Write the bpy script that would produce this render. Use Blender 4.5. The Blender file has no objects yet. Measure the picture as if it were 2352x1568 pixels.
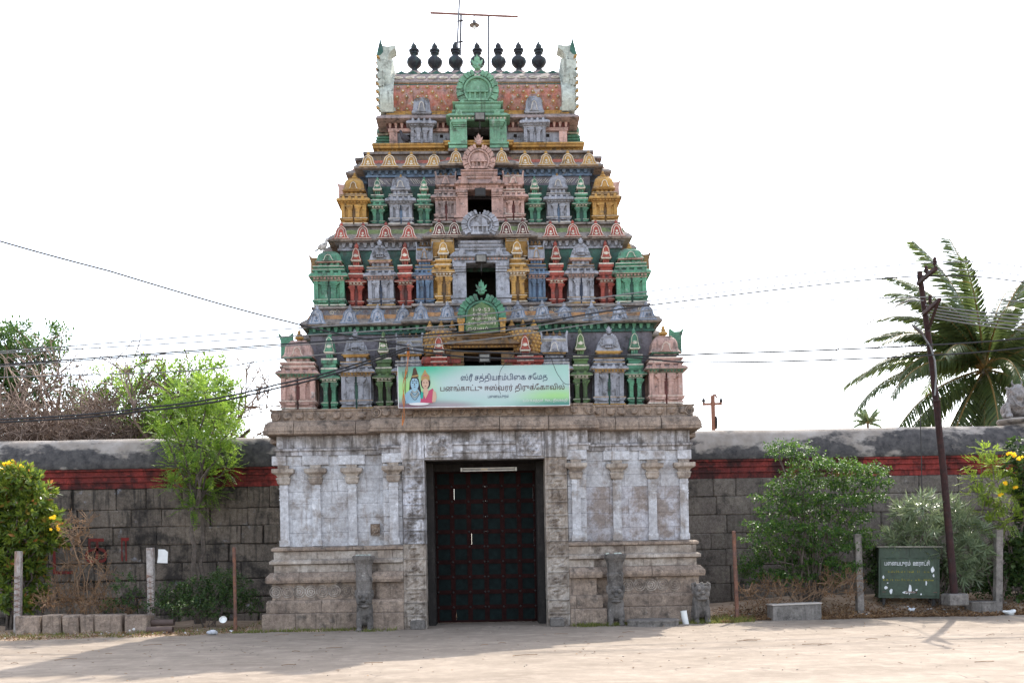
import bpy, math, random
from mathutils import Vector, Matrix, noise as mnoise
from mathutils.geometry import tessellate_polygon

# ------------------------------------------------------------------ camera, sky, sun, exposure
scene = bpy.context.scene
col = scene.collection
R = math.radians
FPX, HPX, HPY = 2200.0, 1176.0, 1275.0          # focal length and principal point on a 2352 px wide frame
CAM = Vector((0.0, -22.0, 1.6))
yaw, roll = R(1.536), R(1.08)
cF = Vector((math.sin(yaw), math.cos(yaw), 0)); r0 = Vector((math.cos(yaw), -math.sin(yaw), 0)); u0 = Vector((0, 0, 1))
cR = r0 * math.cos(roll) - u0 * math.sin(roll)
cU = u0 * math.cos(roll) + r0 * math.sin(roll)
cam = bpy.data.cameras.new('camera'); cam.sensor_width = 36; cam.lens = 36 * FPX / 2352
cam.shift_y = (HPY - 784) / 2352; cam.clip_end = 2000; cam.clip_start = 0.1
co = bpy.data.objects.new('camera', cam); col.objects.link(co)
mw = Matrix.Identity(4)
for i in range(3):
    mw[i][0] = cR[i]; mw[i][1] = cU[i]; mw[i][2] = -cF[i]; mw[i][3] = CAM[i]
co.matrix_world = mw
scene.camera = co

SUN_EL, SUN_AZ = R(50), R(25)                     # behind the tower, a little to the right
world = bpy.data.worlds.new('World'); scene.world = world; world.use_nodes = True
wt = world.node_tree; wn = wt.nodes
sky = wn.new('ShaderNodeTexSky'); sky.sky_type = 'NISHITA'; sky.sun_disc = False
sky.sun_elevation = SUN_EL; sky.sun_rotation = SUN_AZ
sky.air_density = 1.0; sky.dust_density = 2.0; sky.ozone_density = 1.0
hs = wn.new('ShaderNodeHueSaturation'); hs.inputs['Saturation'].default_value = 0.5
wt.links.new(sky.outputs[0], hs.inputs['Color'])
wt.links.new(hs.outputs[0], wn['Background'].inputs['Color'])
wn['Background'].inputs['Strength'].default_value = 0.15
sd = bpy.data.lights.new('sun', 'SUN'); sd.energy = 2.0; sd.angle = R(0.6); sd.color = (1, .93, .82)
so = bpy.data.objects.new('sun', sd); col.objects.link(so)
sdir = Vector((math.sin(SUN_AZ) * math.cos(SUN_EL), math.cos(SUN_AZ) * math.cos(SUN_EL), math.sin(SUN_EL)))
so.rotation_euler = sdir.to_track_quat('Z', 'Y').to_euler(); so.location = sdir * 60
scene.view_settings.view_transform = 'Standard'; scene.view_settings.look = 'None'
scene.view_settings.gamma = 1; scene.view_settings.use_curve_mapping = False
scene.view_settings.exposure = 2.0
scene.cycles.max_bounces = 8; scene.cycles.diffuse_bounces = 4; scene.cycles.transparent_max_bounces = 8

def P(px, py, y):
    """point at depth y that lies on the ray through a pixel of the 2352 px wide photograph"""
    d = cF + cR * ((px - HPX) / FPX) + cU * ((HPY - py) / FPX)
    return CAM + d * ((y - CAM.y) / d.y)

# ------------------------------------------------------------------ mesh helpers
class MB:
    def __init__(s): s.v = []; s.f = []; s.mi = []; s.cur = 0
    def face(s, *ids): s.f.append(ids); s.mi.append(s.cur)
    def pts(s, ps):
        n = len(s.v); s.v.extend([tuple(p) for p in ps]); return n
    def box(s, x0, x1, y0, y1, z0, z1, ch=0.0):
        if ch <= 0:
            n = s.pts([(x0,y0,z0),(x1,y0,z0),(x1,y1,z0),(x0,y1,z0),(x0,y0,z1),(x1,y0,z1),(x1,y1,z1),(x0,y1,z1)])
            for q in ((0,3,2,1),(4,5,6,7),(0,1,5,4),(1,2,6,5),(2,3,7,6),(3,0,4,7)): s.face(*[n+i for i in q])
            return s
        idx = {}
        X = (x0,x1); Y = (y0,y1); Z = (z0,z1)
        for i in (0,1):
            for j in (0,1):
                for k in (0,1):
                    dx = ch*(1-2*i); dy = ch*(1-2*j); dz = ch*(1-2*k)
                    n = s.pts([(X[i],Y[j]+dy,Z[k]+dz),(X[i]+dx,Y[j],Z[k]+dz),(X[i]+dx,Y[j]+dy,Z[k])])
                    idx[i,j,k] = n; s.face(n, n+1, n+2)
        for i in (0,1): s.face(*[idx[i,j,k] for j,k in ((0,0),(1,0),(1,1),(0,1))])
        for j in (0,1): s.face(*[idx[i,j,k]+1 for i,k in ((0,0),(1,0),(1,1),(0,1))])
        for k in (0,1): s.face(*[idx[i,j,k]+2 for i,j in ((0,0),(1,0),(1,1),(0,1))])
        for k in (0,1):
            for j in (0,1): s.face(idx[0,j,k]+1, idx[1,j,k]+1, idx[1,j,k]+2, idx[0,j,k]+2)
            for i in (0,1): s.face(idx[i,0,k], idx[i,1,k], idx[i,1,k]+2, idx[i,0,k]+2)
        for i in (0,1):
            for j in (0,1): s.face(idx[i,j,0], idx[i,j,1], idx[i,j,1]+1, idx[i,j,0]+1)
        return s
    def rings(s, rings, closed=True, cap=True):
        ns = [s.pts(r) for r in rings]; m = len(rings[0])
        for a, b in zip(ns, ns[1:]):
            for i in range(m if closed else m-1):
                j = (i+1) % m
                s.face(a+i, a+j, b+j, b+i)
        if cap and closed:
            s.face(*[ns[0]+i for i in reversed(range(m))]); s.face(*[ns[-1]+i for i in range(m)])
        return s
    def lathe(s, cx, cy, prof, n=12, sx=1, sy=1):
        return s.rings([[(cx+sx*r*math.cos(2*math.pi*i/n), cy+sy*r*math.sin(2*math.pi*i/n), z) for i in range(n)] for r, z in prof])
    def rectloft(s, cx, cy, prof):
        return s.rings([[(cx-hx,cy-hy,z),(cx+hx,cy-hy,z),(cx+hx,cy+hy,z),(cx-hx,cy+hy,z)] for hx,hy,z in prof])
    def tube(s, ps, r, n=5):
        rg = []
        for i, p in enumerate(ps):
            p = Vector(p); a = Vector(ps[max(i-1,0)]); b = Vector(ps[min(i+1,len(ps)-1)])
            d = (b-a)
            if d.length < 1e-9: d = Vector((0,0,1))
            d.normalize()
            u = d.orthogonal().normalized() if i == 0 else (u - d*u.dot(d)).normalized()
            w = d.cross(u)
            rr = r(i/(len(ps)-1)) if callable(r) else r
            rg.append([p + (u*math.cos(2*math.pi*k/n)+w*math.sin(2*math.pi*k/n))*rr for k in range(n)])
        return s.rings(rg)
    def prism(s, outline, y0, y1):
        """outline of (x,z) pushed from y0 (front) to y1"""
        return s.rings([[(x,y0,z) for x,z in outline],[(x,y1,z) for x,z in outline]])
    def sweep(s, path, prof, closed=True):
        m = len(path); nv = []
        for i in range(m):
            def nrm(a, b):
                d = Vector((b[0]-a[0], b[1]-a[1])); d.normalize(); return Vector((d.y, -d.x))
            if closed: n1 = nrm(path[i-1], path[i]); n2 = nrm(path[i], path[(i+1)%m])
            else:
                n1 = nrm(path[i-1], path[i]) if i > 0 else nrm(path[0], path[1])
                n2 = nrm(path[i], path[i+1]) if i < m-1 else n1
            nv.append((n1+n2)/max(1+n1.dot(n2), 0.2))
        rg = [[(path[i][0]+nv[i].x*o, path[i][1]+nv[i].y*o, z) for o, z in prof] for i in range(m)]
        ns = [s.pts(r) for r in rg]; k = len(prof)
        for i in range(m if closed else m-1):
            a = ns[i]; b = ns[(i+1)%m]
            for j in range(k-1): s.face(a+j, b+j, b+j+1, a+j+1)
        if not closed:
            s.face(*[ns[0]+j for j in range(k)]); s.face(*[ns[-1]+j for j in reversed(range(k))])
        return s
    def ell(s, c, r, n=10, m=7, rot=None):
        c = Vector(c); rg = []
        for i in range(m+1):
            t = -math.pi/2 + math.pi*(i+.001*(i==0)-.001*(i==m))/m
            ring = []
            for k in range(n):
                a = 2*math.pi*k/n
                q = Vector((r[0]*math.cos(t)*math.cos(a), r[1]*math.cos(t)*math.sin(a), r[2]*math.sin(t)))
                if rot: q = rot @ q
                ring.append(c+q)
            rg.append(ring)
        return s.rings(rg)
    def leaf(s, p, d, nrm, L, W, fold=.15):
        d = d.normalized(); sd = d.cross(nrm)
        if sd.length < 1e-5: sd = d.orthogonal()
        sd.normalize(); up = sd.cross(d)
        n = s.pts([p, p+d*L*.5+sd*W*.5+up*W*fold, p+d*L, p+d*L*.5-sd*W*.5+up*W*fold])
        s.face(n, n+1, n+2); s.face(n, n+2, n+3)
    def mesh(s, name, mats, smooth=0):
        me = bpy.data.meshes.new(name); me.from_pydata(s.v, [], s.f)
        if not isinstance(mats, (list, tuple)): mats = [mats]
        for m in mats: me.materials.append(m)
        if len(mats) > 1: me.polygons.foreach_set('material_index', s.mi)
        if smooth:
            me.polygons.foreach_set('use_smooth', [True]*len(me.polygons))
            if smooth < 3: me.set_sharp_from_angle(angle=smooth)
        me.update()
        return me
    def build(s, name, mats, parent=None, smooth=0, loc=None):
        return obj(name, s.mesh(name, mats, smooth), parent, loc)

def obj(name, me, parent=None, loc=None, rot=None, scale=None):
    o = bpy.data.objects.new(name, me); col.objects.link(o)
    if parent: o.parent = parent
    if loc is not None: o.location = loc
    if rot is not None: o.rotation_euler = rot
    if scale is not None: o.scale = scale
    return o
def tag(o, label=None, cat=None, group=None, kind=None):
    if label: o['label'] = label
    if cat: o['category'] = cat
    if group: o['group'] = group
    if kind: o['kind'] = kind
    return o
def thing(name, label, cat, loc=(0,0,0), group=None, rot=None):
    return tag(obj(name, None, None, loc, rot), label, cat, group)
def remesh(o, vox, smooth=True):
    m = o.modifiers.new('remesh', 'REMESH'); m.mode = 'VOXEL'; m.voxel_size = vox; m.use_smooth_shade = smooth
    sm = o.modifiers.new('soften', 'SMOOTH'); sm.factor = .5; sm.iterations = 3
    return o
def rect(hx, hy, cx=0, cy=0): return [(cx-hx,cy-hy),(cx+hx,cy-hy),(cx+hx,cy+hy),(cx-hx,cy+hy)]

# ------------------------------------------------------------------ materials
def newmat(name):
    m = bpy.data.materials.new(name); m.use_nodes = True
    return m, m.node_tree.nodes, m.node_tree.links
def ramp(n, a, b, ca=(0,0,0,1), cb=(1,1,1,1)):
    r = n.new('ShaderNodeValToRGB'); r.color_ramp.elements[0].position = a; r.color_ramp.elements[1].position = b
    r.color_ramp.elements[0].color = ca; r.color_ramp.elements[1].color = cb
    return r
def c4(c): return (c[0], c[1], c[2], 1)
def weather(name, c1, c2=None, dirt=.3, dcol=(.045,.04,.036), streak=.25, pale=0., pcol=(.55,.53,.5), rough=.85, bump=.3, s=3.0, fine=.3, spec=.3, top=.7, dust=.1, ov=.14):
    """painted masonry or stone: two-tone colour, patchy grime, rain streaks, worn pale patches, fine grain"""
    m, n, l = newmat(name)
    b = n['Principled BSDF']; b.inputs['Roughness'].default_value = rough; b.inputs['Specular IOR Level'].default_value = spec
    g = n.new('ShaderNodeNewGeometry'); pos = g.outputs['Position']
    def noi(scale, detail=5, rg=.6, vec=None):
        t = n.new('ShaderNodeTexNoise'); t.inputs['Scale'].default_value = scale; t.inputs['Detail'].default_value = detail
        t.inputs['Roughness'].default_value = rg; l.new(vec or pos, t.inputs['Vector']); return t.outputs['Fac']
    def mix(fac, a, bcol, mode='MIX'):
        x = n.new('ShaderNodeMix'); x.data_type = 'RGBA'; x.blend_type = mode
        if isinstance(fac, float): x.inputs[0].default_value = fac
        else: l.new(fac, x.inputs[0])
        for sock, val in ((x.inputs[6], a), (x.inputs[7], bcol)):
            if isinstance(val, tuple): sock.default_value = c4(val)
            else: l.new(val, sock)
        return x.outputs[2]
    c2 = c2 or tuple(x*.7 for x in c1)
    r1 = ramp(n, .38, .62); l.new(noi(s), r1.inputs[0])
    c = mix(r1.outputs[0], c1, c2)
    if pale > 0:
        rp = ramp(n, .66-.3*pale, .74-.22*pale); l.new(noi(s*.9+1.7, 8, .7), rp.inputs[0]); c = mix(rp.outputs[0], c, pcol)
    if dirt > 0:
        rd = ramp(n, .64-.3*dirt, .76-.28*dirt); l.new(noi(s*1.7, 8, .68), rd.inputs[0])
        md = n.new('ShaderNodeMath'); md.operation = 'MULTIPLY'; md.inputs[1].default_value = .8; l.new(rd.outputs[0], md.inputs[0])
        c = mix(md.outputs[0], c, dcol)
    if streak > 0:
        mp = n.new('ShaderNodeMapping'); mp.inputs['Scale'].default_value = (9, 9, .9); l.new(pos, mp.inputs['Vector'])
        rs = ramp(n, .6-.2*streak, .78-.22*streak); l.new(noi(1.0, 6, .65, mp.outputs[0]), rs.inputs[0])
        ms = n.new('ShaderNodeMath'); ms.operation = 'MULTIPLY'; ms.inputs[1].default_value = .75; l.new(rs.outputs[0], ms.inputs[0])
        c = mix(ms.outputs[0], c, dcol)
    if top > 0:
        sx = n.new('ShaderNodeSeparateXYZ'); l.new(g.outputs['Normal'], sx.inputs[0])
        ru = ramp(n, .25, .85); l.new(sx.outputs['Z'], ru.inputs[0])
        rt = ramp(n, .35, .6); l.new(noi(5., 6, .7), rt.inputs[0])
        mt = n.new('ShaderNodeMath'); mt.operation = 'MULTIPLY'; l.new(ru.outputs[0], mt.inputs[0]); l.new(rt.outputs[0], mt.inputs[1])
        mt2 = n.new('ShaderNodeMath'); mt2.operation = 'MULTIPLY'; mt2.inputs[1].default_value = top; l.new(mt.outputs[0], mt2.inputs[0])
        c = mix(mt2.outputs[0], c, (.085,.078,.072))
    if dust > 0:
        rdu = ramp(n, .3, .75, c4((dust*.4,)*3), c4((min(1, dust*1.7),)*3)); l.new(noi(s*2.3+.6, 7, .7), rdu.inputs[0])
        c = mix(rdu.outputs[0], c, (.3,.28,.265))
    fn = noi(38., 4, .7)
    rf = ramp(n, .25, .75, c4((1-fine,)*3), c4((1+fine*.5,)*3)); l.new(fn, rf.inputs[0])
    c = mix(1.0, c, rf.outputs[0], 'MULTIPLY')
    rm = ramp(n, .3, .7, (.68,.67,.66,1), (1.22,1.22,1.22,1)); l.new(noi(12., 5, .65), rm.inputs[0]); c = mix(1.0, c, rm.outputs[0], 'MULTIPLY')
    oi = n.new('ShaderNodeObjectInfo'); ro = ramp(n, 0, 1, (1-ov*1.2,)*3+(1,), (1+ov*.8,)*3+(1,)); l.new(oi.outputs['Random'], ro.inputs[0])
    c = mix(1.0, c, ro.outputs[0], 'MULTIPLY')
    l.new(c, b.inputs['Base Color'])
    if bump:
        bp = n.new('ShaderNodeBump'); bp.inputs['Strength'].default_value = bump; bp.inputs['Distance'].default_value = .02
        ad = n.new('ShaderNodeMath'); ad.operation = 'ADD'; l.new(fn, ad.inputs[0]); l.new(noi(11., 5, .6), ad.inputs[1])
        l.new(ad.outputs[0], bp.inputs['Height']); l.new(bp.outputs[0], b.inputs['Normal'])
    return m
def plain(name, c, rough=.6, metal=0., var=.15, spec=.4):
    m, n, l = newmat(name); b = n['Principled BSDF']
    b.inputs['Roughness'].default_value = rough; b.inputs['Metallic'].default_value = metal; b.inputs['Specular IOR Level'].default_value = spec
    g = n.new('ShaderNodeNewGeometry'); t = n.new('ShaderNodeTexNoise'); t.inputs['Scale'].default_value = 9; t.inputs['Detail'].default_value = 6
    l.new(g.outputs['Position'], t.inputs['Vector'])
    r = ramp(n, .3, .7, c4(tuple(x*(1-var) for x in c)), c4(tuple(x*(1+var) for x in c))); l.new(t.outputs['Fac'], r.inputs[0])
    l.new(r.outputs[0], b.inputs['Base Color'])
    return m
def leafmat(name, c1, c2, trans=.45, rough=.45, spec=.45, dry=None):
    m, n, l = newmat(name); b = n['Principled BSDF']
    b.inputs['Roughness'].default_value = rough; b.inputs['Specular IOR Level'].default_value = spec
    g = n.new('ShaderNodeNewGeometry')
    r = ramp(n, 0, 1, c4(c1), c4(c2)); l.new(g.outputs['Random Per Island'], r.inputs[0])
    if dry:
        e = r.color_ramp.elements.new(.93); e.color = c4(c2); r.color_ramp.elements[-1].color = c4(dry)
    l.new(r.outputs[0], b.inputs['Base Color'])
    tr = n.new('ShaderNodeBsdfTranslucent'); hv = n.new('ShaderNodeHueSaturation')
    hv.inputs['Saturation'].default_value = 1.0; hv.inputs['Value'].default_value = 1.45; hv.inputs['Hue'].default_value = .485
    l.new(r.outputs[0], hv.inputs['Color']); l.new(hv.outputs[0], tr.inputs['Color'])
    ms = n.new('ShaderNodeMixShader'); ms.inputs[0].default_value = trans
    l.new(b.outputs[0], ms.inputs[1]); l.new(tr.outputs[0], ms.inputs[2]); l.new(ms.outputs[0], n['Material Output'].inputs['Surface'])
    return m

K = {}
K['green'] = weather('green_paint', (.11,.34,.2), (.06,.2,.13), .35, streak=.3, pale=.22, pcol=(.3,.42,.34))
K['mint'] = weather('pale_mint_paint', (.2,.42,.27), (.13,.3,.19), .32, streak=.3, pale=.25, pcol=(.4,.5,.42))
K['olive'] = weather('olive_green_paint', (.12,.22,.07), (.08,.15,.06), .3, streak=.3, pale=.2, pcol=(.34,.4,.26))
K['dkgreen'] = weather('dark_green_paint', (.04,.14,.1), (.025,.08,.065), .35, streak=.3)
K['teal'] = weather('teal_paint', (.03,.15,.1), (.03,.1,.09), .3, streak=.2)
K['red'] = weather('brick_red_paint', (.42,.075,.045), (.28,.055,.04), .3, streak=.3, pale=.1, pcol=(.5,.3,.25))
K['dkred'] = weather('dark_red_paint', (.15,.03,.025), (.09,.022,.02), .35, streak=.3)
K['gold'] = weather('ochre_gold_paint', (.52,.3,.07), (.38,.2,.045), .3, streak=.3, pale=.14, pcol=(.6,.42,.2))
K['dkgold'] = weather('dark_ochre_paint', (.27,.15,.045), (.17,.09,.03), .4, streak=.3)
K['pink'] = weather('faded_pink_paint', (.6,.38,.32), (.44,.28,.24), .33, streak=.35, pale=.25, pcol=(.55,.48,.45))
K['grey'] = weather('blue_grey_paint', (.4,.42,.48), (.26,.275,.31), .42, streak=.4, pale=.25, pcol=(.4,.41,.43))
K['blue'] = weather('slate_blue_paint', (.13,.22,.34), (.09,.14,.22), .38, streak=.35, pale=.1)
K['dkblue'] = weather('dark_blue_paint', (.04,.07,.13), (.03,.045,.08), .35, streak=.3)
K['mauve'] = weather('mauve_grey_paint', (.19,.175,.2), (.13,.12,.14), .35, streak=.3)
K['ledge'] = weather('weathered_ledge_plaster', (.28,.245,.22), (.18,.155,.14), .42, streak=.4, pale=.2, pcol=(.32,.3,.28))
K['dado'] = weather('blue_patterned_dado', (.19,.25,.35), (.28,.24,.22), .32, streak=.35, pale=.3, pcol=(.38,.28,.2), s=7)
K['kapota'] = weather('weathered_cornice_plaster', (.33,.28,.245), (.2,.17,.15), .4, streak=.45, pale=.2, pcol=(.38,.33,.3))
K['lime'] = weather('faded_lime_paint', (.22,.3,.1), (.17,.22,.09), .3, streak=.35)
K['coral'] = weather('faded_coral_paint', (.5,.12,.07), (.38,.1,.07), .3, streak=.35)
K['orange'] = weather('faded_orange_paint', (.58,.29,.1), (.36,.2,.1), .3, streak=.35, top=.3)
K['cream'] = weather('cream_trim_paint', (.78,.72,.6), (.6,.56,.48), .2, streak=.2, dust=.05)
K['white'] = weather('white_lime_plaster', (.56,.61,.54), (.45,.5,.44), .25, streak=.35)
K['maroonp'] = weather('faded_red_vault_paint', (.42,.13,.085), (.36,.2,.165), .28, streak=.25, pale=.35, pcol=(.38,.32,.3))
K['dusty'] = weather('dusty_pink_plaster', (.36,.27,.25), (.26,.2,.19), .35, streak=.35)
K['copper'] = weather('tarnished_copper', (.016,.017,.025), (.03,.034,.042), .2, streak=.45, dcol=(.05,.09,.09), rough=.45, s=2., dust=0, top=.15)
K['stone'] = weather('brown_granite', (.36,.28,.22), (.25,.19,.15), .42, dcol=(.085,.07,.06), streak=.3, pale=.22, pcol=(.42,.36,.31), s=2.2, bump=.6, fine=.4, dust=0, top=.4)
K['greystone'] = weather('grey_granite', (.2,.18,.165), (.13,.118,.108), .4, streak=.3, pale=.15, pcol=(.34,.32,.3), s=2.5, bump=.6, fine=.4, dust=0, top=.3)
K['wash'] = weather('peeling_whitewash', (.57,.58,.61), (.42,.415,.43), .46, dcol=(.23,.19,.16), streak=.25, pale=.3, pcol=(.68,.69,.72), s=1.1, bump=.4, fine=.25, dust=.06, top=0, ov=.05)
K['washworn'] = weather('badly_worn_whitewash', (.55,.56,.62), (.38,.36,.37), .68, dcol=(.2,.15,.115), streak=.2, pale=.2, pcol=(.66,.67,.71), s=1.2, bump=.45, fine=.28, dust=.06, top=0, ov=.06)
K['washdirty'] = weather('streaked_whitewash', (.56,.56,.6), (.38,.35,.33), .5, dcol=(.1,.085,.075), streak=.75, pale=.25, pcol=(.65,.65,.68), s=1.8, bump=.4, fine=.25, dust=0, top=.2)
K['halfwash'] = weather('worn_cream_whitewash', (.46,.41,.36), (.3,.245,.2), .45, dcol=(.14,.11,.09), streak=.4, s=1.9, bump=.45, fine=.3, dust=0, top=.3)
K['wallstone'] = weather('compound_wall_stone', (.21,.172,.138), (.145,.12,.1), .5, dcol=(.016,.015,.015), streak=.5, pale=.2, pcol=(.3,.3,.33), s=1.1, bump=.8, fine=.45, dust=0, top=0)
K['wallplain'] = weather('plain_wall_stone', (.22,.19,.16), (.165,.14,.122), .32, dcol=(.04,.036,.032), streak=.25, pale=.08, pcol=(.26,.25,.24), s=1.3, bump=.8, fine=.5, dust=0, top=0)
K['wallred'] = weather('red_wall_band', (.3,.045,.038), (.18,.032,.028), .6, dcol=(.03,.014,.014), streak=.4, s=1.6, dust=.0, top=0)
K['wallredworn'] = weather('blackened_red_wall_band', (.26,.045,.038), (.15,.03,.028), .78, dcol=(.028,.016,.016), streak=.6, s=1.3, dust=.0, top=0)
K['inner_shade'] = plain('dark_interior_shade', (.02,.017,.015), .95, var=.2, spec=.1)  # near-black tone, painted shade for openings, slots and holes
K['joint'] = plain('dark_joint_mortar', (.05,.043,.038), .95, var=.3, spec=.1)
# ------------------------------------------------------------------ lettering (outline loops tessellated so that overlapping strokes survive)
def text_loops(s, offset=0.0):
    c = bpy.data.curves.new('lettering', 'FONT'); c.body = s; c.size = 1; c.fill_mode = 'NONE'; c.resolution_u = 3; c.offset = offset
    o = bpy.data.objects.new('lettering', c); col.objects.link(o)
    bpy.context.view_layer.update()
    me = o.evaluated_get(bpy.context.evaluated_depsgraph_get()).to_mesh()
    vs = [v.co.to_2d() for v in me.vertices]
    adj = {}
    for e in me.edges:
        a, b = e.vertices; adj.setdefault(a, []).append(b); adj.setdefault(b, []).append(a)
    seen = set(); loops = []
    for st in sorted(adj):
        if st in seen: continue
        lp = [st]; seen.add(st); cur = st
        while True:
            nx = [q for q in adj[cur] if q not in seen]
            if not nx: break
            cur = nx[0]; seen.add(cur); lp.append(cur)
        if len(lp) > 2: loops.append([vs[i] for i in lp])
    bpy.data.objects.remove(o); bpy.data.curves.remove(c)
    return loops
def area(lp): return sum(a.x*b.y-b.x*a.y for a, b in zip(lp, lp[1:]+lp[:1]))/2
def inside(p, lp):
    r = False
    for a, b in zip(lp, lp[1:]+lp[:1]):
        if (a.y > p.y) != (b.y > p.y) and p.x < (b.x-a.x)*(p.y-a.y)/(b.y-a.y)+a.x: r = not r
    return r
def text_mb(s, w=None, h=None, depth=0.0, offset=0.0, bounds=None):
    """letters in the x-z plane, lower left corner at 0,0, facing -y; returns builder and raw bounds"""
    loops = text_loops(s, offset)
    xs = [p.x for l in loops for p in l]; ys = [p.y for l in loops for p in l]
    bd = bounds or (min(xs), min(ys), max(xs), max(ys))
    sx = w/(bd[2]-bd[0]) if w else 1; sz = h/(bd[3]-bd[1]) if h else sx
    if w is None and h: sx = sz
    ar = [area(l) for l in loops]
    outer, holes = [], []
    for i, l_ in enumerate(loops):
        h_ = any(j != i and ar[j]*ar[i] < 0 and abs(ar[j]) > abs(ar[i]) and all(inside(q_, loops[j]) for q_ in l_[::3]) for j in range(len(loops)))
        (holes if h_ else outer).append(l_)
    mb = MB()
    for k, ol in enumerate(outer):
        hs_ = [h_ for h_ in holes if inside(h_[0], ol) and area(h_)*area(ol) < 0]
        poly = [ol]+hs_
        flat = [p for l in poly for p in l]
        f = lambda p, y: ((p.x-bd[0])*sx, y, (p.y-bd[1])*sz)
        n = mb.pts([f(p, -depth-.0002*(k % 5)) for p in flat])
        for t in tessellate_polygon([[Vector((p.x,p.y,0)) for p in l] for l in poly]): mb.face(*[n+i for i in t])
        if depth > 0:
            for l in poly:
                q = mb.pts([f(p, -depth) for p in l]+[f(p, 0) for p in l]); m = len(l)
                for i in range(m): mb.face(q+i, q+(i+1) % m, q+m+(i+1) % m, q+m+i)
    return mb, bd

# ------------------------------------------------------------------ ground and road
def road_edge(x):
    e = -.62
    if x < -5.0: e = -.62 + (max(x,-8)+5.0)*.25
    if x > 5.0: e = -.62 + min((x-5.0)*.3, .5)
    return e + .12*math.sin(x*2.1) + .07*math.sin(x*5.3+1) + .05*math.sin(x*11+2)
def gz(x, y):
    e = road_edge(x)
    t = min(max((y-e)/1.6, 0), 1); t = t*t*(3-2*t)
    h = .2
    if x > 5: h = .2 + .22*min((x-5)/3, 1)
    if x < -5.4: h = .07
    dr = min(max((abs(x)-1.75)/.5, 0), 1)
    if abs(x) < 2.25: t = t*dr
    z = h*t
    if t > 0: z += t*.05*mnoise.noise(Vector((x*1.3, y*1.3, 0))) + t*.03*mnoise.noise(Vector((x*4, y*4, 3)))
    if y > 7: z *= max(0, 1-(y-7)/4)
    return z
def grid(xs, ys, zf):
    mb = MB(); nx = len(xs)
    for y in ys:
        for x in xs: mb.v.append((x, y, zf(x, y)))
    for j in range(len(ys)-1):
        for i in range(nx-1): mb.face(j*nx+i, j*nx+i+1, (j+1)*nx+i+1, (j+1)*nx+i)
    return mb
def frange(a, b, s): return [a+s*i for i in range(int(round((b-a)/s))+1)]
m, n, l = newmat('dry_earth'); b = n['Principled BSDF']; b.inputs['Roughness'].default_value = .95; b.inputs['Specular IOR Level'].default_value = .1
g = n.new('ShaderNodeNewGeometry')
t1 = n.new('ShaderNodeTexNoise'); t1.inputs['Scale'].default_value = 2.4; t1.inputs['Detail'].default_value = 8; l.new(g.outputs['Position'], t1.inputs['Vector'])
rr = ramp(n, .3, .7, c4((.27,.19,.13)), c4((.42,.32,.24))); l.new(t1.outputs['Fac'], rr.inputs[0]); l.new(rr.outputs[0], b.inputs['Base Color'])
t2 = n.new('ShaderNodeTexNoise'); t2.inputs['Scale'].default_value = 26; t2.inputs['Detail'].default_value = 6; l.new(g.outputs['Position'], t2.inputs['Vector'])
bp = n.new('ShaderNodeBump'); bp.inputs['Strength'].default_value = .7; bp.inputs['Distance'].default_value = .03; l.new(t2.outputs['Fac'], bp.inputs['Height']); l.new(bp.outputs[0], b.inputs['Normal'])
K['earth'] = m
xs = [-900,-300,-100,-50,-30,-20]+frange(-16, 16, .2)+[20,30,50,100,300,900]
ys = [-200,-60,-30,-16]+frange(-8, -3, .5)+frange(-2.8, 3.2, .2)+[4,5,6,7,9,12,20,40,90,200,900]
tag(grid(xs, ys, lambda x, y: gz(x, y)-.012).build('ground', K['earth'], smooth=3), kind='structure')

m, n, l = newmat('dusty_concrete_road'); b = n['Principled BSDF']; b.inputs['Roughness'].default_value = .9; b.inputs['Specular IOR Level'].default_value = .15
g = n.new('ShaderNodeNewGeometry'); mp = n.new('ShaderNodeMapping'); mp.inputs['Scale'].default_value = (.8, 1.0, 1); l.new(g.outputs['Position'], mp.inputs['Vector'])
def tn(sc, vec, det=8, rg=.6):
    t = n.new('ShaderNodeTexNoise'); t.inputs['Scale'].default_value = sc; t.inputs['Detail'].default_value = det; t.inputs['Roughness'].default_value = rg; l.new(vec, t.inputs['Vector']); return t.outputs['Fac']
def mx(fac, a, bb, mode='MIX'):
    x = n.new('ShaderNodeMix'); x.data_type = 'RGBA'; x.blend_type = mode
    if isinstance(fac, float): x.inputs[0].default_value = fac
    else: l.new(fac, x.inputs[0])
    for sk, v in ((x.inputs[6], a), (x.inputs[7], bb)):
        if isinstance(v, tuple): sk.default_value = c4(v)
        else: l.new(v, sk)
    return x.outputs[2]
r1 = ramp(n, .3, .7); l.new(tn(1.3, mp.outputs[0]), r1.inputs[0])
c = mx(r1.outputs[0], (.19,.157,.127), (.235,.197,.16))
r2 = ramp(n, .48, .6); l.new(tn(3.1, mp.outputs[0], 10, .7), r2.inputs[0]); c = mx(r2.outputs[0], c, (.26,.218,.178))
r3 = ramp(n, .62, .7); l.new(tn(16, g.outputs['Position'], 6, .7), r3.inputs[0]); c = mx(r3.outputs[0], c, (.15,.118,.09))
vo = n.new('ShaderNodeTexVoronoi'); vo.feature = 'DISTANCE_TO_EDGE'; vo.inputs['Scale'].default_value = .32
wv = n.new('ShaderNodeVectorMath'); wv.operation = 'ADD'; l.new(g.outputs['Position'], wv.inputs[0])
nz = n.new('ShaderNodeTexNoise'); nz.inputs['Scale'].default_value = 1.5; l.new(g.outputs['Position'], nz.inputs['Vector']); l.new(nz.outputs['Color'], wv.inputs[1])
l.new(wv.outputs[0], vo.inputs['Vector'])
r4 = ramp(n, .002, .007, (1,1,1,1), (0,0,0,1)); l.new(vo.outputs['Distance'], r4.inputs[0])
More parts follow.
